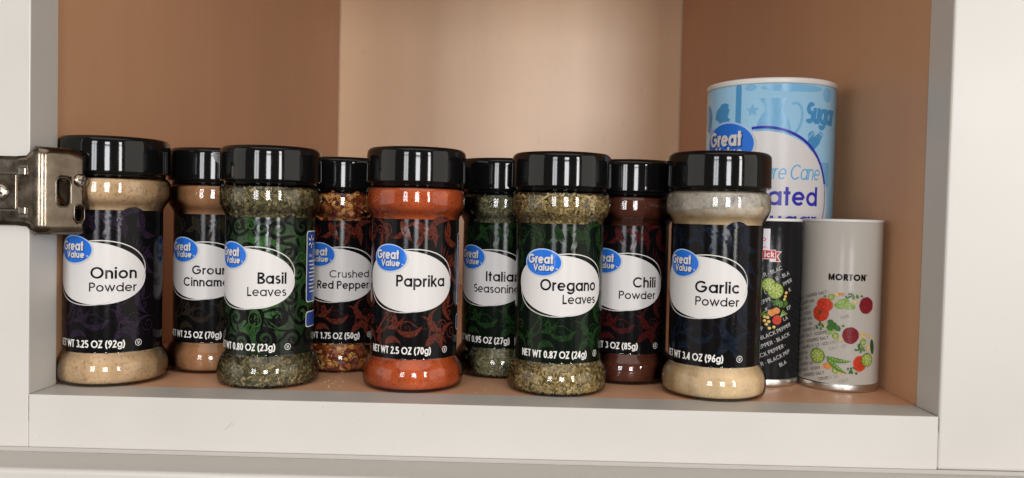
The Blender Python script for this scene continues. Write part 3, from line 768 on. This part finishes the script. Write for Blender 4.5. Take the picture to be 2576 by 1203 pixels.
J.append(jar(71.0, 91.5, -15.0, 0.987, 'jar of dark brown-red chili powder in the back row between oregano and garlic',
    [('Chili', -2.9, 6.5, .15, 0.95), ('Powder', -10.2, 5.0, .128, 1.0)], 'NET WT 3 OZ (85g)', 'ink', 'o_wine', 'o_wine', 'scroll', ('powder', 'chili')))
J.append(jar(118.5, 50.6, -33.5, 1.009, 'partly filled jar of pale garlic powder with dusty neck and plain black label',
    [('Garlic', -2.9, 6.6, .155, 1.0), ('Powder', -10.2, 5.0, .128, 1.02)], 'NET WT 3.4 OZ (96g)', 'ink', 'o_blue', 'o_blue', 'scroll', ('low', 'garlic')))
# the cinnamon cap is turned so that its thumb recess faces the room
tc = J[1]
p = Print(0.0)
rows = []
for k in range(13):
    u = k/12; hw = 10.5*math.sqrt(max(0.0, 1-(1-u)**2)) + 0.05; rows.append((129.0+u*8.2, 20-hw, 20+hw))
p.strip(rows, 12); p.build('thumb_recess', 29.74, 'cap_matte', tc)
p = Print(0.0); p.rect(9.3, 137.5, 30.8, 138.3); p.build('flip_seam', 29.76, 'cap_matte', tc)

# ------------------------------------------------------------------ the sugar canister
SR = 44.5
sg = thing('sugar_canister', 'tall light blue sugar canister with white rim behind the two shakers', 'canister', (180, 156, -0.48), -16.9)
M['sky'] = printed('light_blue_print', (0.275, 0.485, 0.655), 0.2)
M['mid'] = printed('mid_blue_print', (0.062, 0.245, 0.47), 0.2)
M['sky2'] = printed('soft_blue_print', (0.17, 0.385, 0.585), 0.2)
M['navy'] = printed('navy_print', (0.035, 0.03, 0.33), 0.26)
M['cyan'] = printed('cyan_print', (0.06, 0.35, 0.62), 0.26)
for k in ('sky', 'mid', 'sky2'): gloss(M[k], 0.55, 170, 0.2)
body = lathe('body', [(0.5, 0), (SR-0.6, 0), (SR, 0.8), (SR, 100), (SR, 195.6), (SR-0.8, 196), (0.5, 196)], 'sky', sg, 128)
lathe('lid', [(SR-0.5, 195.9), (SR+0.35, 196.2), (SR+0.55, 199.0), (SR-0.3, 199.9), (SR-2.2, 200.1), (SR-3.2, 198.4), (0.5, 198.4)], 'white_plastic', sg, 128, 0.5)
lathe('base_rim', [(SR-0.4, 0.0), (SR+0.5, 0.1), (SR+0.5, 3.0), (SR+0.02, 3.4)], 'tin', sg, 96, 0.4, close=False)
def deg(d): return SR*math.radians(d)
p = Print(0.05)
# kitchen things in paler and darker blue
p2 = Print(0.09)
p2.ellipse(deg(-46), 178, 7.5, 5.6, 35, wob=0.07, seed=2); p2.ellipse(deg(-44), 171, 6, 3.6, 35, wob=0.08, seed=5)
p2.ribbon([(deg(-28), 194), (deg(-28), 186), (deg(-28), 175), (deg(-28), 160)], 4.2); p2.ellipse(deg(-28), 194, 2.1, 2.1, n=16)
p2.text('Sugar', deg(31), 169.5, 14.5, 0.20, 0.62, 0.02, slant=0.12)
for k in range(11):
    rr = random.Random(k); p2.ring(deg(42)+rr.uniform(-6, 5), 157+rr.uniform(-5, 6), 1.7, 1.7, 0.7, n=14)
p2.ellipse(deg(40), 157, 5.5, 4.0, 20, wob=0.06, seed=8)
p2.ellipse(deg(-70), 176, 6, 10, 10, wob=0.05, seed=4)
p2.build('utensil_print', SR, 'mid', body)
pit = []
for k in range(25):
    u = k/24; z = 151+u*35
    prof = 11.5*math.sin(min(1, 0.22+u*1.05)*PI*0.86)**0.7 if u < 0.72 else 5.6+2.4*((u-0.72)/0.28)**1.4
    if u < 0.72: prof = max(prof, 5.6)
    pit.append((z, deg(3)-prof*(1.0 if u < 0.9 else 1.0+2.6*(u-0.9)), deg(3)+prof))
p.strip(pit, 16); p.ring(deg(3)+12.5, 172, 6.2, 11, 1.7, -14, -110, 120, 30)
p.ellipse(deg(20), 193, 22, 2.6, 0); p.ellipse(deg(56), 190, 5, 5, 0); p.ellipse(deg(-17), 193.5, 4, 2.2); p.rect(deg(47), 128, deg(62), 144); p.rect(deg(-29)-7, 150, deg(-29)+9, 159)
for cx, cz, q in ((deg(-15), 178, 3.4), (deg(-43), 158, 1.6), (deg(-60), 165, 1.6)):
    pts = [(cx+q*(1 if i % 2 == 0 else 0.42)*math.cos(PI/2+i*PI/5), cz+q*(1 if i % 2 == 0 else 0.42)*math.sin(PI/2+i*PI/5)) for i in range(10)]
    p.ribbon(pts, q*0.35, True); p.ellipse(cx, cz, q*0.45, q*0.45, n=10)
for k in range(5): p.leaf(deg(-66)+k*2.5, 160-k*3, 60-k*25, 9, 3, 30)
p.build('pitcher_print', SR, 'sky2', body)
p = Print(0.14); p.ellipse(deg(-5), 118, 50.5, 46, -8, n=96, rings=30, egg=-0.05); p.build('name_panel', SR, 'pwhite', body)
p = Print(0.20); p.ring(deg(-5.5), 119.5, 48.0, 47.0, 1.9, 4, 8, 95, 60); p.ring(deg(-5.5), 119.5, 48.0, 47.0, 0.7, 4, -24, 8, 20); p.build('outline_ring', SR, 'navy', body)
logo(body, SR, deg(-40), 156, 21.5, 15.5)
p = Print(0.2); p.text('Pure Cane', deg(47), 131.5, 10.2, 0.085, 0.66, 0.11, 'r', slant=0.16); p.build('script_lettering', SR, 'cyan', body)
p = Print(0.2); p.text('Granulated', deg(45.5), 114.0, 13.0, 0.165, 0.95, 0.09, 'r'); p.text('Sugar', deg(45.5), 97.4, 13.0, 0.165, 0.95, 0.09, 'r'); p.build('name_lettering', SR, 'navy', body)

# ------------------------------------------------------------------ salt and pepper shakers
VM = {'tomato': (0.50, 0.045, 0.022), 'slice': (0.56, 0.10, 0.05), 'beet': (0.20, 0.016, 0.022), 'lettuce': (0.22, 0.33, 0.06), 'broccoli': (0.05, 0.13, 0.03), 'stem': (0.28, 0.38, 0.12),
      'lime': (0.25, 0.33, 0.05), 'limerim': (0.10, 0.16, 0.02), 'limeray': (0.50, 0.56, 0.22), 'orange': (0.62, 0.24, 0.06), 'corn': (0.68, 0.45, 0.12), 'herb': (0.06, 0.14, 0.03), 'chilli': (0.03, 0.07, 0.02), 'pod': (0.10, 0.20, 0.04), 'pea': (0.26, 0.40, 0.08)}
for k, c in VM.items(): M['v_'+k] = printed(k+'_print', c, 0.25, tuple(q*0.62 for q in c))
class Veg:
    def __init__(self, f): self.P, self.f, self.n = {}, f, 0
    def pr(self, k):
        if k not in self.P: self.P[k] = Print(0.10+0.035*len(self.P))
        return self.P[k]
    def e(self, k, x, y, rx, ry, rot=0, wob=0.02):
        s, z, m = self.f(x, y); self.n += 1; self.pr(k).ellipse(s, z, rx*m, ry*m, rot, n=28, wob=wob, seed=self.n)
    def citrus(self, x, y, r):
        self.e('limerim', x, y, r, r); self.e('lime', x, y, r*0.90, r*0.90, 0, 0)
        s, z, m = self.f(x, y)
        for k in range(9):
            a = k*2*PI/9; self.pr('limeray').ribbon([(s+0.15*r*m*math.cos(a), z+0.15*r*m*math.sin(a)), (s+0.8*r*m*math.cos(a), z+0.8*r*m*math.sin(a))], 0.11*r*m)
    def sprig(self, k, x, y, r, seed=0):
        s, z, m = self.f(x, y); q = random.Random(seed)
        for i in range(9):
            a = q.uniform(0, 6.28); d = q.uniform(0.25, 0.8)*r*m
            self.pr(k).ellipse(s+d*math.cos(a), z+d*math.sin(a), 0.32*r*m, 0.2*r*m, q.uniform(0, 180), n=10, rings=1, wob=0.1, seed=i)
    def build(self, R, parent):
        for k, p in self.P.items(): p.build('vegetable_print', R, 'v_'+k, parent)
def shaker(x, y, rot, label, body_mat, R, H):
    t = thing('shaker', label, 'shaker', (x, y, -0.48), rot, 'salt and pepper shakers')
    b = lathe('body', [(0.5, 1.2), (R-0.7, 1.2), (R-0.1, 2.2), (R, 5.5), (R, 60), (R, H-2.2), (R-0.3, H-1.6), (0.5, H-1.6)], body_mat, t, 96)
    lathe('base_rim', [(0.5, 0.6), (R-3, 0.6), (R-1.5, 0), (R-0.2, 0.3), (R+0.35, 1.5), (R+0.35, 4.4), (R-0.05, 5.2)], 'tin', t, 96, 0.4, close=False)
    lathe('lid', [(R-0.4, H-2.0), (R+0.3, H-1.7), (R+0.35, H-0.4), (R-0.4, H), (R-1.8, H), (R-2.4, H-1.2), (0.5, H-1.2)], 'white_plastic', t, 96, 0.3)
    return t, b
SRS = 23.85
M['salt_body'] = printed('grey_white_card', (0.40, 0.368, 0.325), 0.24); gloss(M['salt_body'], 0.22, 260, 0.22)
M['pepper_body'] = printed('black_card', (0.008, 0.008, 0.009), 0.22); gloss(M['pepper_body'], 0.3, 220, 0.2)
M['grey_text'] = printed('grey_text', (0.07, 0.062, 0.056), 0.24)
M['pale_text'] = printed('pale_grey_text', (0.24, 0.22, 0.195), 0.24)
M['ribbon_red'] = printed('ribbon_red', (0.42, 0.012, 0.02), 0.22)
M['pink'] = printed('pink_text', (0.55, 0.03, 0.14), 0.22)
M['slate'] = printed('lilac_white', (0.62, 0.58, 0.60), 0.22)
salt, sb = shaker(204.9, 80, -21.6, 'pale grey salt shaker printed with vegetables in an S beside the right wall', 'salt_body', SRS, 105.6)
def fs(x, y):
    cx = 461-0.0426*y; u = max(-0.99, min(0.99, (x-cx)/380))
    return SRS*math.asin(u), (1165-y)*0.0655, 0.0640
p = Print(0.12); s0, z0, _ = fs(345, 122); s1, _, _ = fs(676, 122)
W = Print().text('MORTON', 0, 0, 4.0, 0.22, 1.0, 0.10)
p.text('MORTON', s0, z0, 4.0, 0.25, (s1-s0)/W, 0.10); p.ring(s1+0.8, z0+3.4, 0.5, 0.5, 0.18, n=10); p.build('brand_lettering', SRS, 'ink_text', sb)
blobs = [(307, 360, 88), (270, 442, 88), (480, 330, 95), (683, 348, 90), (400, 280, 60), (560, 260, 70), (385, 545, 75), (262, 565, 55), (405, 640, 45), (540, 628, 95), (660, 640, 60), (728, 730, 60), (640, 720, 70), (237, 843, 85), (330, 925, 60), (440, 870, 110), (500, 950, 80), (620, 890, 85), (683, 855, 80), (390, 420, 80), (460, 560, 70), (300, 780, 30)]
def cut(s, z):
    y = 1165-z/0.0655; cx = 461-0.0426*y; x = cx+380*math.sin(max(-1.5, min(1.5, s/SRS)))
    if abs(s) > SRS*1.6: return False
    return any((x-bx)**2+(y-by)**2 < (br+8)**2 for bx, by, br in blobs)
left, right = Print(0.08), Print(0.08)
row = 0
for k in range(-2, 22):
    z = 66-k*3.55
    seq = 'IODIZED SALT * '*4
    o = (k*5) % 14
    tx = seq[o:o+34]
    def sl(s, z): return cut(s, z) or s > -6 or z < 6.5 or z > 66+0.28*s
    def sr(s, z): return cut(s, z) or s <= -6 or z < 6.5 or z > 62 or s > 30
    left.text(tx, -34, z-10, 1.9, 0.16, 1.0, 0.17, rot=16, skip=sl)
    right.text(tx, -34, z-10, 1.9, 0.14, 1.0, 0.17, rot=16, skip=sr)
left.build('pattern_lettering', SRS, 'grey_text', sb); right.build('pattern_lettering', SRS, 'pale_text', sb)
v = Veg(fs)
v.e('slice', 307, 360, 80, 72); v.e('tomato', 307, 360, 70, 62); v.e('slice', 310, 372, 50, 40, 20); v.e('tomato', 270, 442, 80, 78)
for k in range(5):
    s, z, m_ = fs(266, 430); v.pr('chilli').leaf(s, z, 72*k+20, 2.2, 0.6)
for i, (dx, dy) in enumerate([(-50, 20), (-20, -20), (20, -25), (50, 10), (70, 35), (0, 25), (-30, 35), (40, 35)]): v.e(('lettuce', 'stem')[i % 2], 480+dx, 335+dy*0.8, 34, 26, 0, 0.10)
for x, y in ((683, 348), (540, 628)):
    v.e('beet', x, y, 76, 80); s, z, m_ = fs(x, y)
    for q in (0.35, 0.65): v.pr('slice2' if False else 'beet').ring(s, z, 76*m_*q, 80*m_*q, 0.12, n=28)
v.citrus(372, 280, 28); v.e('corn', 415, 255, 22, 12); v.e('orange', 460, 248, 28, 13); v.sprig('herb', 530, 262, 36, 1); v.sprig('pod', 580, 268, 36, 2); v.e('corn', 580, 318, 15, 14); v.e('pod', 317, 277, 14, 10); v.e('herb', 640, 262, 12, 10)
for i in range(12):
    q = random.Random(i); v.e('broccoli', 385+q.uniform(-48, 48), 540+q.uniform(-36, 36), 24, 22, 0, 0.1)
v.e('stem', 352, 605, 26, 36, -30); v.e('stem', 400, 590, 18, 22); v.sprig('herb', 262, 565, 48, 3); v.e('corn', 310, 545, 12, 18)
v.citrus(405, 640, 30); v.e('corn', 443, 672, 18, 11); v.e('pod', 474, 542, 12, 12)
for i, (x, y) in enumerate([(640, 605), (665, 618), (690, 628), (655, 635), (715, 640), (640, 630)]): v.e('corn', x, y, 14, 11)
v.citrus(650, 688, 32); v.e('chilli', 730, 735, 25, 72, 8); v.sprig('herb', 606, 738, 50, 4); v.sprig('pod', 640, 760, 36, 5); v.e('corn', 690, 745, 18, 24)
v.citrus(237, 843, 74)
for (x0, y0), (x1, y1) in (((318, 840), (545, 862)), ((326, 850), (512, 982))):
    a0, b0, _ = fs(x0, y0); a1, b1, _ = fs(x1, y1)
    v.pr('pod').leaf(a0, b0, math.degrees(math.atan2(b1-b0, a1-a0))+(-16), math.hypot(a1-a0, b1-b0), 2.9, 32)
    for k in range(7):
        t = 0.15+0.11*k; v.pr('pea').ellipse(a0+(a1-a0)*t, b0+(b1-b0)*t-0.9*math.sin(PI*t), 0.55, 0.5, n=10, rings=1)
v.e('orange', 332, 927, 36, 32); v.citrus(400, 962, 29); v.e('corn', 275, 932, 18, 10); v.e('corn', 450, 985, 34, 9, -15); v.sprig('herb', 540, 945, 44, 6); v.e('herb', 585, 978, 13, 12)
v.e('slice', 620, 890, 70, 78); v.e('tomato', 620, 890, 60, 68); v.citrus(683, 855, 66)
v.build(SRS, sb)

pep, pb = shaker(158.0, 90.6, -16.6, 'black pepper shaker with white lettering between garlic powder and salt shaker', 'pepper_body', SRS, 105.2)
def fp(x, y):
    cx = 86-0.042*y; u = max(-0.99, min(0.99, (x-cx)/264))
    return SRS*math.asin(u), (1140-y)*0.0935, 0.0905
p = Print(0.08); s1, z0, _ = fp(124, 228); _, z1, _ = fp(124, 85); p.rect(-14, z0, s1, z1); p.build('white_panel', SRS, 'slate', pb)
p = Print(0.14); s, z, _ = fp(88, 156); p.ring(s, z, 0.9, 0.9, 0.5, n=12); p.ribbon([(s-0.6, z-5.2), (s+0.4, z-4.4), (s+1.3, z-5.0)], 0.5); p.build('panel_print', SRS, 'pink', pb)
s1, zt, _ = fp(160, 228); _, zb, _ = fp(160, 282); s2, _, _ = fp(192, 260)
rows_edge = Print(0.12); rows_edge.rect(-16, zb-0.4, s1+0.4, zt+0.4)
rows_edge.strip([(zt-0.9+0.4, s1-3.2, s2+0.9), ((zt+zb)/2-1.0, s1-3.2, s2-1.6), (zb-2.0, s1-3.4, s2+0.4)], 6); rows_edge.build('ribbon_edge', SRS, 'pwhite', pb)
p = Print(0.18); p.rect(-16, zb, s1, zt); p.strip([(zt-0.9, s1+0.5, s2), ((zt+zb)/2-1.0, s1+0.5, s2-2.4), (zb-1.6, s1+0.5, s2-0.3)], 6); p.build('ribbon', SRS, 'ribbon_red', pb)
p = Print(0.24); p.text('ick', s1-0.7, zb+0.8, 3.6, 0.2, 0.95, 0.13, 'r'); p.build('ribbon_lettering', SRS, 'pwhite', pb)
pblob = [(115, 455, 55), (160, 495, 62), (225, 520, 25), (190, 580, 58), (150, 632, 45), (165, 688, 45), (90, 690, 50), (120, 735, 45), (215, 645, 30), (40, 520, 40), (30, 640, 60)]
def pcut(s, z):
    y = 1140-z/0.0935; x = 86-0.042*y+264*math.sin(max(-1.5, min(1.5, s/SRS)))
    return y < 342+0 or y > 990 or abs(s) > 1.6*SRS or any((x-bx)**2+(y-by)**2 < br*br for bx, by, br in pblob)
p = Print(0.08)
for k in range(20):
    seq = 'BLACK PEPPER * '*5; o = (k*9) % 15
    p.text(seq[o:o+36], -34, 82-k*5.55-18, 2.45, 0.14, 1.0, 0.15, rot=24, skip=pcut)
M['dim_text'] = printed('dim_white_print', (0.40, 0.39, 0.37))
p.build('pattern_lettering', SRS, 'dim_text', pb)
v = Veg(fp)
v.citrus(115, 455, 48); v.citrus(160, 495, 57)
for x, y in ((228, 508), (222, 532), (216, 552), (85, 668), (105, 672), (84, 694), (112, 700), (95, 717), (115, 743), (145, 735)): v.e('corn', x, y, 11, 10)
v.sprig('herb', 165, 578, 40, 7); v.sprig('herb', 215, 588, 36, 8); v.sprig('pod', 190, 580, 36, 9); v.sprig('pod', 80, 650, 26, 10)
v.e('orange', 130, 641, 26, 23); v.e('orange', 160, 627, 27, 22); v.e('tomato', 165, 688, 33, 32)
for k in range(4):
    a0, b0, _ = fp(185, 668); a1, b1, _ = fp(205+k*9, 622+k*8); v.pr('stem').ribbon([(a0, b0), (a1, b1)], 0.5)
v.build(SRS, pb)

# ------------------------------------------------------------------ the hinge on the left stile
hg = thing('cabinet_hinge', 'brushed nickel hinge plate screwed to the left stile and folded into the opening', 'hinge', (-264, 0, 110))
def hinge_plate():
    # the sheet's run in plan, relative to the stile's front corner; z extents change along it
    path = [(-40, -2.2), (-12, -2.2), (-6, -2.2), (0.0, -2.2), (3.0, -2.6), (6.0, -2.6)]
    cx, cy, rr = 6.0, 3.4, 6.0
    for k in range(1, 9):
        a = math.radians(-90+k*57/8); path.append((cx+rr*math.cos(a), cy+rr*math.sin(a)))
    x, y = path[-1]; d = (math.cos(math.radians(57)), math.sin(math.radians(57)))
    for k in range(1, 9): path.append((x+d[0]*k*19/8, y+d[1]*k*19/8))
    ends = []
    for i, (px, py) in enumerate(path):
        q = 0 if px < -1 else min(1, (px+1)/6.5)
        zt, zb = 18.4+3.4*q, -18.6-2.6*q
        if px > 18: zt -= (px-18)*0.6
        ends.append((zt, zb))
    bm = bmesh.new(); n = 14; grid = []
    for (px, py), (zt, zb) in zip(path, ends):
        grid.append([bm.verts.new(Vector((px, py, zb+(zt-zb)*j/n))*MM) for j in range(n+1)])
    for a, b in zip(grid, grid[1:]):
        for j in range(n): bm.faces.new((a[j], b[j], b[j+1], a[j+1]))
    # returned rims along the top and bottom of the folded part
    for row, sgn in ((n, 1), (0, -1)):
        prev = None
        for i in range(3, len(path)):
            px, py = path[i]; zt = ends[i][0] if row else ends[i][1]
            e = min(1.0, (i-3)/4)
            nx, ny = -0.84, 0.54
            v1 = bm.verts.new(Vector((px+nx*1.6*e, py+ny*1.6*e, zt+sgn*1.4*e))*MM); v2 = bm.verts.new(Vector((px+nx*6.0*e, py+ny*6.0*e, zt+sgn*1.9*e))*MM)
            cur = (grid[i][row], v1, v2)
            if prev:
                for k in range(2):
                    f = (prev[k], cur[k], cur[k+1], prev[k+1]) if sgn < 0 else (prev[k], prev[k+1], cur[k+1], cur[k])
                    try: bm.faces.new(f)
                    except ValueError: pass
            prev = cur
    bmesh.ops.remove_doubles(bm, verts=bm.verts[:], dist=1e-6)
    bmesh.ops.recalc_face_normals(bm, faces=bm.faces[:])
    me = bpy.data.meshes.new('hinge_plate'); bm.to_mesh(me); bm.free()
    me.polygons.foreach_set('use_smooth', [True]*len(me.polygons))
    me.materials.append(M['metal'])
    o = bpy.data.objects.new('hinge_plate', me); COL.objects.link(o); o.parent = hg
    s = o.modifiers.new('thickness', 'SOLIDIFY'); s.thickness = 1.3*MM; s.offset = 0
    return o, path, d
plate, path, dirv = hinge_plate()
x0, y0 = path[13]
def onflange(u, z, off=0.0):
    nx, ny = dirv[1], -dirv[0]
    return (x0+dirv[0]*u+nx*off, y0+dirv[1]*u+ny*off, z)
def slot_ring(name, u, z, hw, hh, rad, wid, dep, mats, inner):
    """the rolled rim round a slot, with the dark hole inside it"""
    pts = []
    for cx, cz, a0 in ((hw-rad, hh-rad, 0), (-hw+rad, hh-rad, 90), (-hw+rad, -hh+rad, 180), (hw-rad, -hh+rad, 270)):
        for k in range(6):
            a = math.radians(a0+18*k); pts.append((cx+rad*math.cos(a), cz+rad*math.sin(a)))
    V, F = [], []; n = len(pts); prof = [(wid, 0.68), (wid*0.5, 0.95), (0, 0.80), (-0.12, 0.0), (-0.2, -dep)]
    for (dx, off) in prof:
        for (px, pz) in pts:
            L = math.hypot(px, pz); V.append(onflange(u+px+px/L*dx, z+pz+pz/L*dx, off))
    for j in range(len(prof)-1):
        for i in range(n): F.append((j*n+i, j*n+(i+1) % n, (j+1)*n+(i+1) % n, (j+1)*n+i))
    link(name, V, F, mats, hg, smooth=True)
    V = [onflange(u+px, z+pz, 0.70) for px, pz in pts]
    return V
def cutter(u, z, hw, hh, rad):
    pts = []
    for cx, cz, a0 in ((hw-rad, hh-rad, 0), (-hw+rad, hh-rad, 90), (-hw+rad, -hh+rad, 180), (hw-rad, -hh+rad, 270)):
        for k in range(6):
            a = math.radians(a0+18*k); pts.append((cx+rad*math.cos(a), cz+rad*math.sin(a)))
    n = len(pts); V = [onflange(u+px, z+pz, 5) for px, pz in pts]+[onflange(u+px, z+pz, -5) for px, pz in pts]
    F = [tuple(range(n)), tuple(range(2*n-1, n-1, -1))]+[((i+1) % n, i, n+i, n+(i+1) % n) for i in range(n)]
    me = bpy.data.meshes.new('cut'); me.from_pydata([(a*MM, b*MM, c*MM) for a, b, c in V], [], F)
    bm = bmesh.new(); bm.from_mesh(me); bmesh.ops.recalc_face_normals(bm, faces=bm.faces[:]); bm.to_mesh(me); bm.free()
    o = bpy.data.objects.new('cut', me); COL.objects.link(o); o.parent = hg
    return o
SLOTS = [(6.6, -0.2, 3.7, 7.6, 2.8), (15.6, -11.6, 2.6, 4.4, 2.0)]
cuts = [cutter(*s) for s in SLOTS]
for c in cuts:
    b = plate.modifiers.new('slot', 'BOOLEAN'); b.operation = 'DIFFERENCE'; b.object = c; b.solver = 'EXACT'
bpy.context.view_layer.update()
dg = bpy.context.evaluated_depsgraph_get()
me = bpy.data.meshes.new_from_object(plate.evaluated_get(dg)); plate.modifiers.clear(); plate.data = me
for c in cuts: bpy.data.objects.remove(c)
for s in SLOTS: slot_ring('slot_rim', *s, 0.75, 2.4, 'metal', None)
def screw(name, at, nrm, r, hgt, mats):
    N = Vector(nrm).normalized(); up = Vector((0, 0, 1)); u = N.cross(up).normalized()
    V, F = [], []; n = 28
    prof = [(r, 0), (r, hgt*0.5), (r*0.9, hgt*0.85), (r*0.62, hgt), (r*0.05, hgt*1.05)]
    A = Vector(at)
    for q, h in prof:
        for i in range(n):
            a = 2*PI*i/n; V.append(tuple(A+u*q*math.cos(a)+up*q*math.sin(a)+N*h))
    for j in range(len(prof)-1):
        for i in range(n): F.append((j*n+i, j*n+(i+1) % n, (j+1)*n+(i+1) % n, (j+1)*n+i))
    o = link(name, V, F, mats, hg, smooth=True)
    V, F = [], []
    for k in range(2):
        a = PI*k/2+0.2; d1 = u*math.cos(a)+up*math.sin(a); d2 = -u*math.sin(a)+up*math.cos(a); b = len(V)
        for sx, sy in ((-1, -1), (1, -1), (1, 1), (-1, 1)):
            V.append(tuple(A+d1*sx*r*0.55+d2*sy*r*0.11+N*(hgt*1.07+0.02*k)))
        F.append((b, b+1, b+2, b+3))
    link('cross_slot', V, F, 'gap', o)
screw('screw', (-14.2, -2.9, -1.2), (0, -1, 0), 4.9, 2.0, 'screw')
a = onflange(16.0, 6.6, 0.5); screw('adjusting_screw', a, (dirv[1], -dirv[0], 0), 3.7, 2.0, 'screw')
# stamped channel with two lance tabs
box_obj('channel', (-40, -3.6, -10.0), (-5.2, -2.4, 8.6), 'metal', hg, 0.35)
for zz in (9.4, -10.6): box_obj('channel_groove', (-40, -3.05, zz-0.5), (-4.0, -2.3, zz+0.5), 'steel_dark', hg, 0.1)
for zz in (10.3, -10.6): box_obj('lance_tab', (-3.6, -4.3, zz-2.0), (0.2, -2.5, zz+2.0), 'screw', hg, 0.5)
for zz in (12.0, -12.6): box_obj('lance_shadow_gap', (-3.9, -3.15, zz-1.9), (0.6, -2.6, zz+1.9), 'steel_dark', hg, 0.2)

# ------------------------------------------------------------------ crumbs on the shelf
r = random.Random(4); V, F = [], []
for i in range(26):
    if i < 17: x, y = r.gauss(-111, 6), r.uniform(33, 56)
    else: x, y = r.uniform(-225, 215), r.uniform(30, 62)
    q = r.uniform(0.15, 0.38); b = len(V); z = -0.45
    V += [(x-q, y-q*0.6, z), (x+q, y-q*0.5, z), (x+q*0.4, y+q*0.8, z), (x, y, z+q*1.1)]
    F += [(b, b+1, b+3), (b+1, b+2, b+3), (b+2, b, b+3)]
o = link('spilled_crumbs', V, F, 'garlic', None, kind='stuff')
o['label'] = 'scattered pale crumbs on the tan shelf in front of the jars'; o['category'] = 'crumbs'
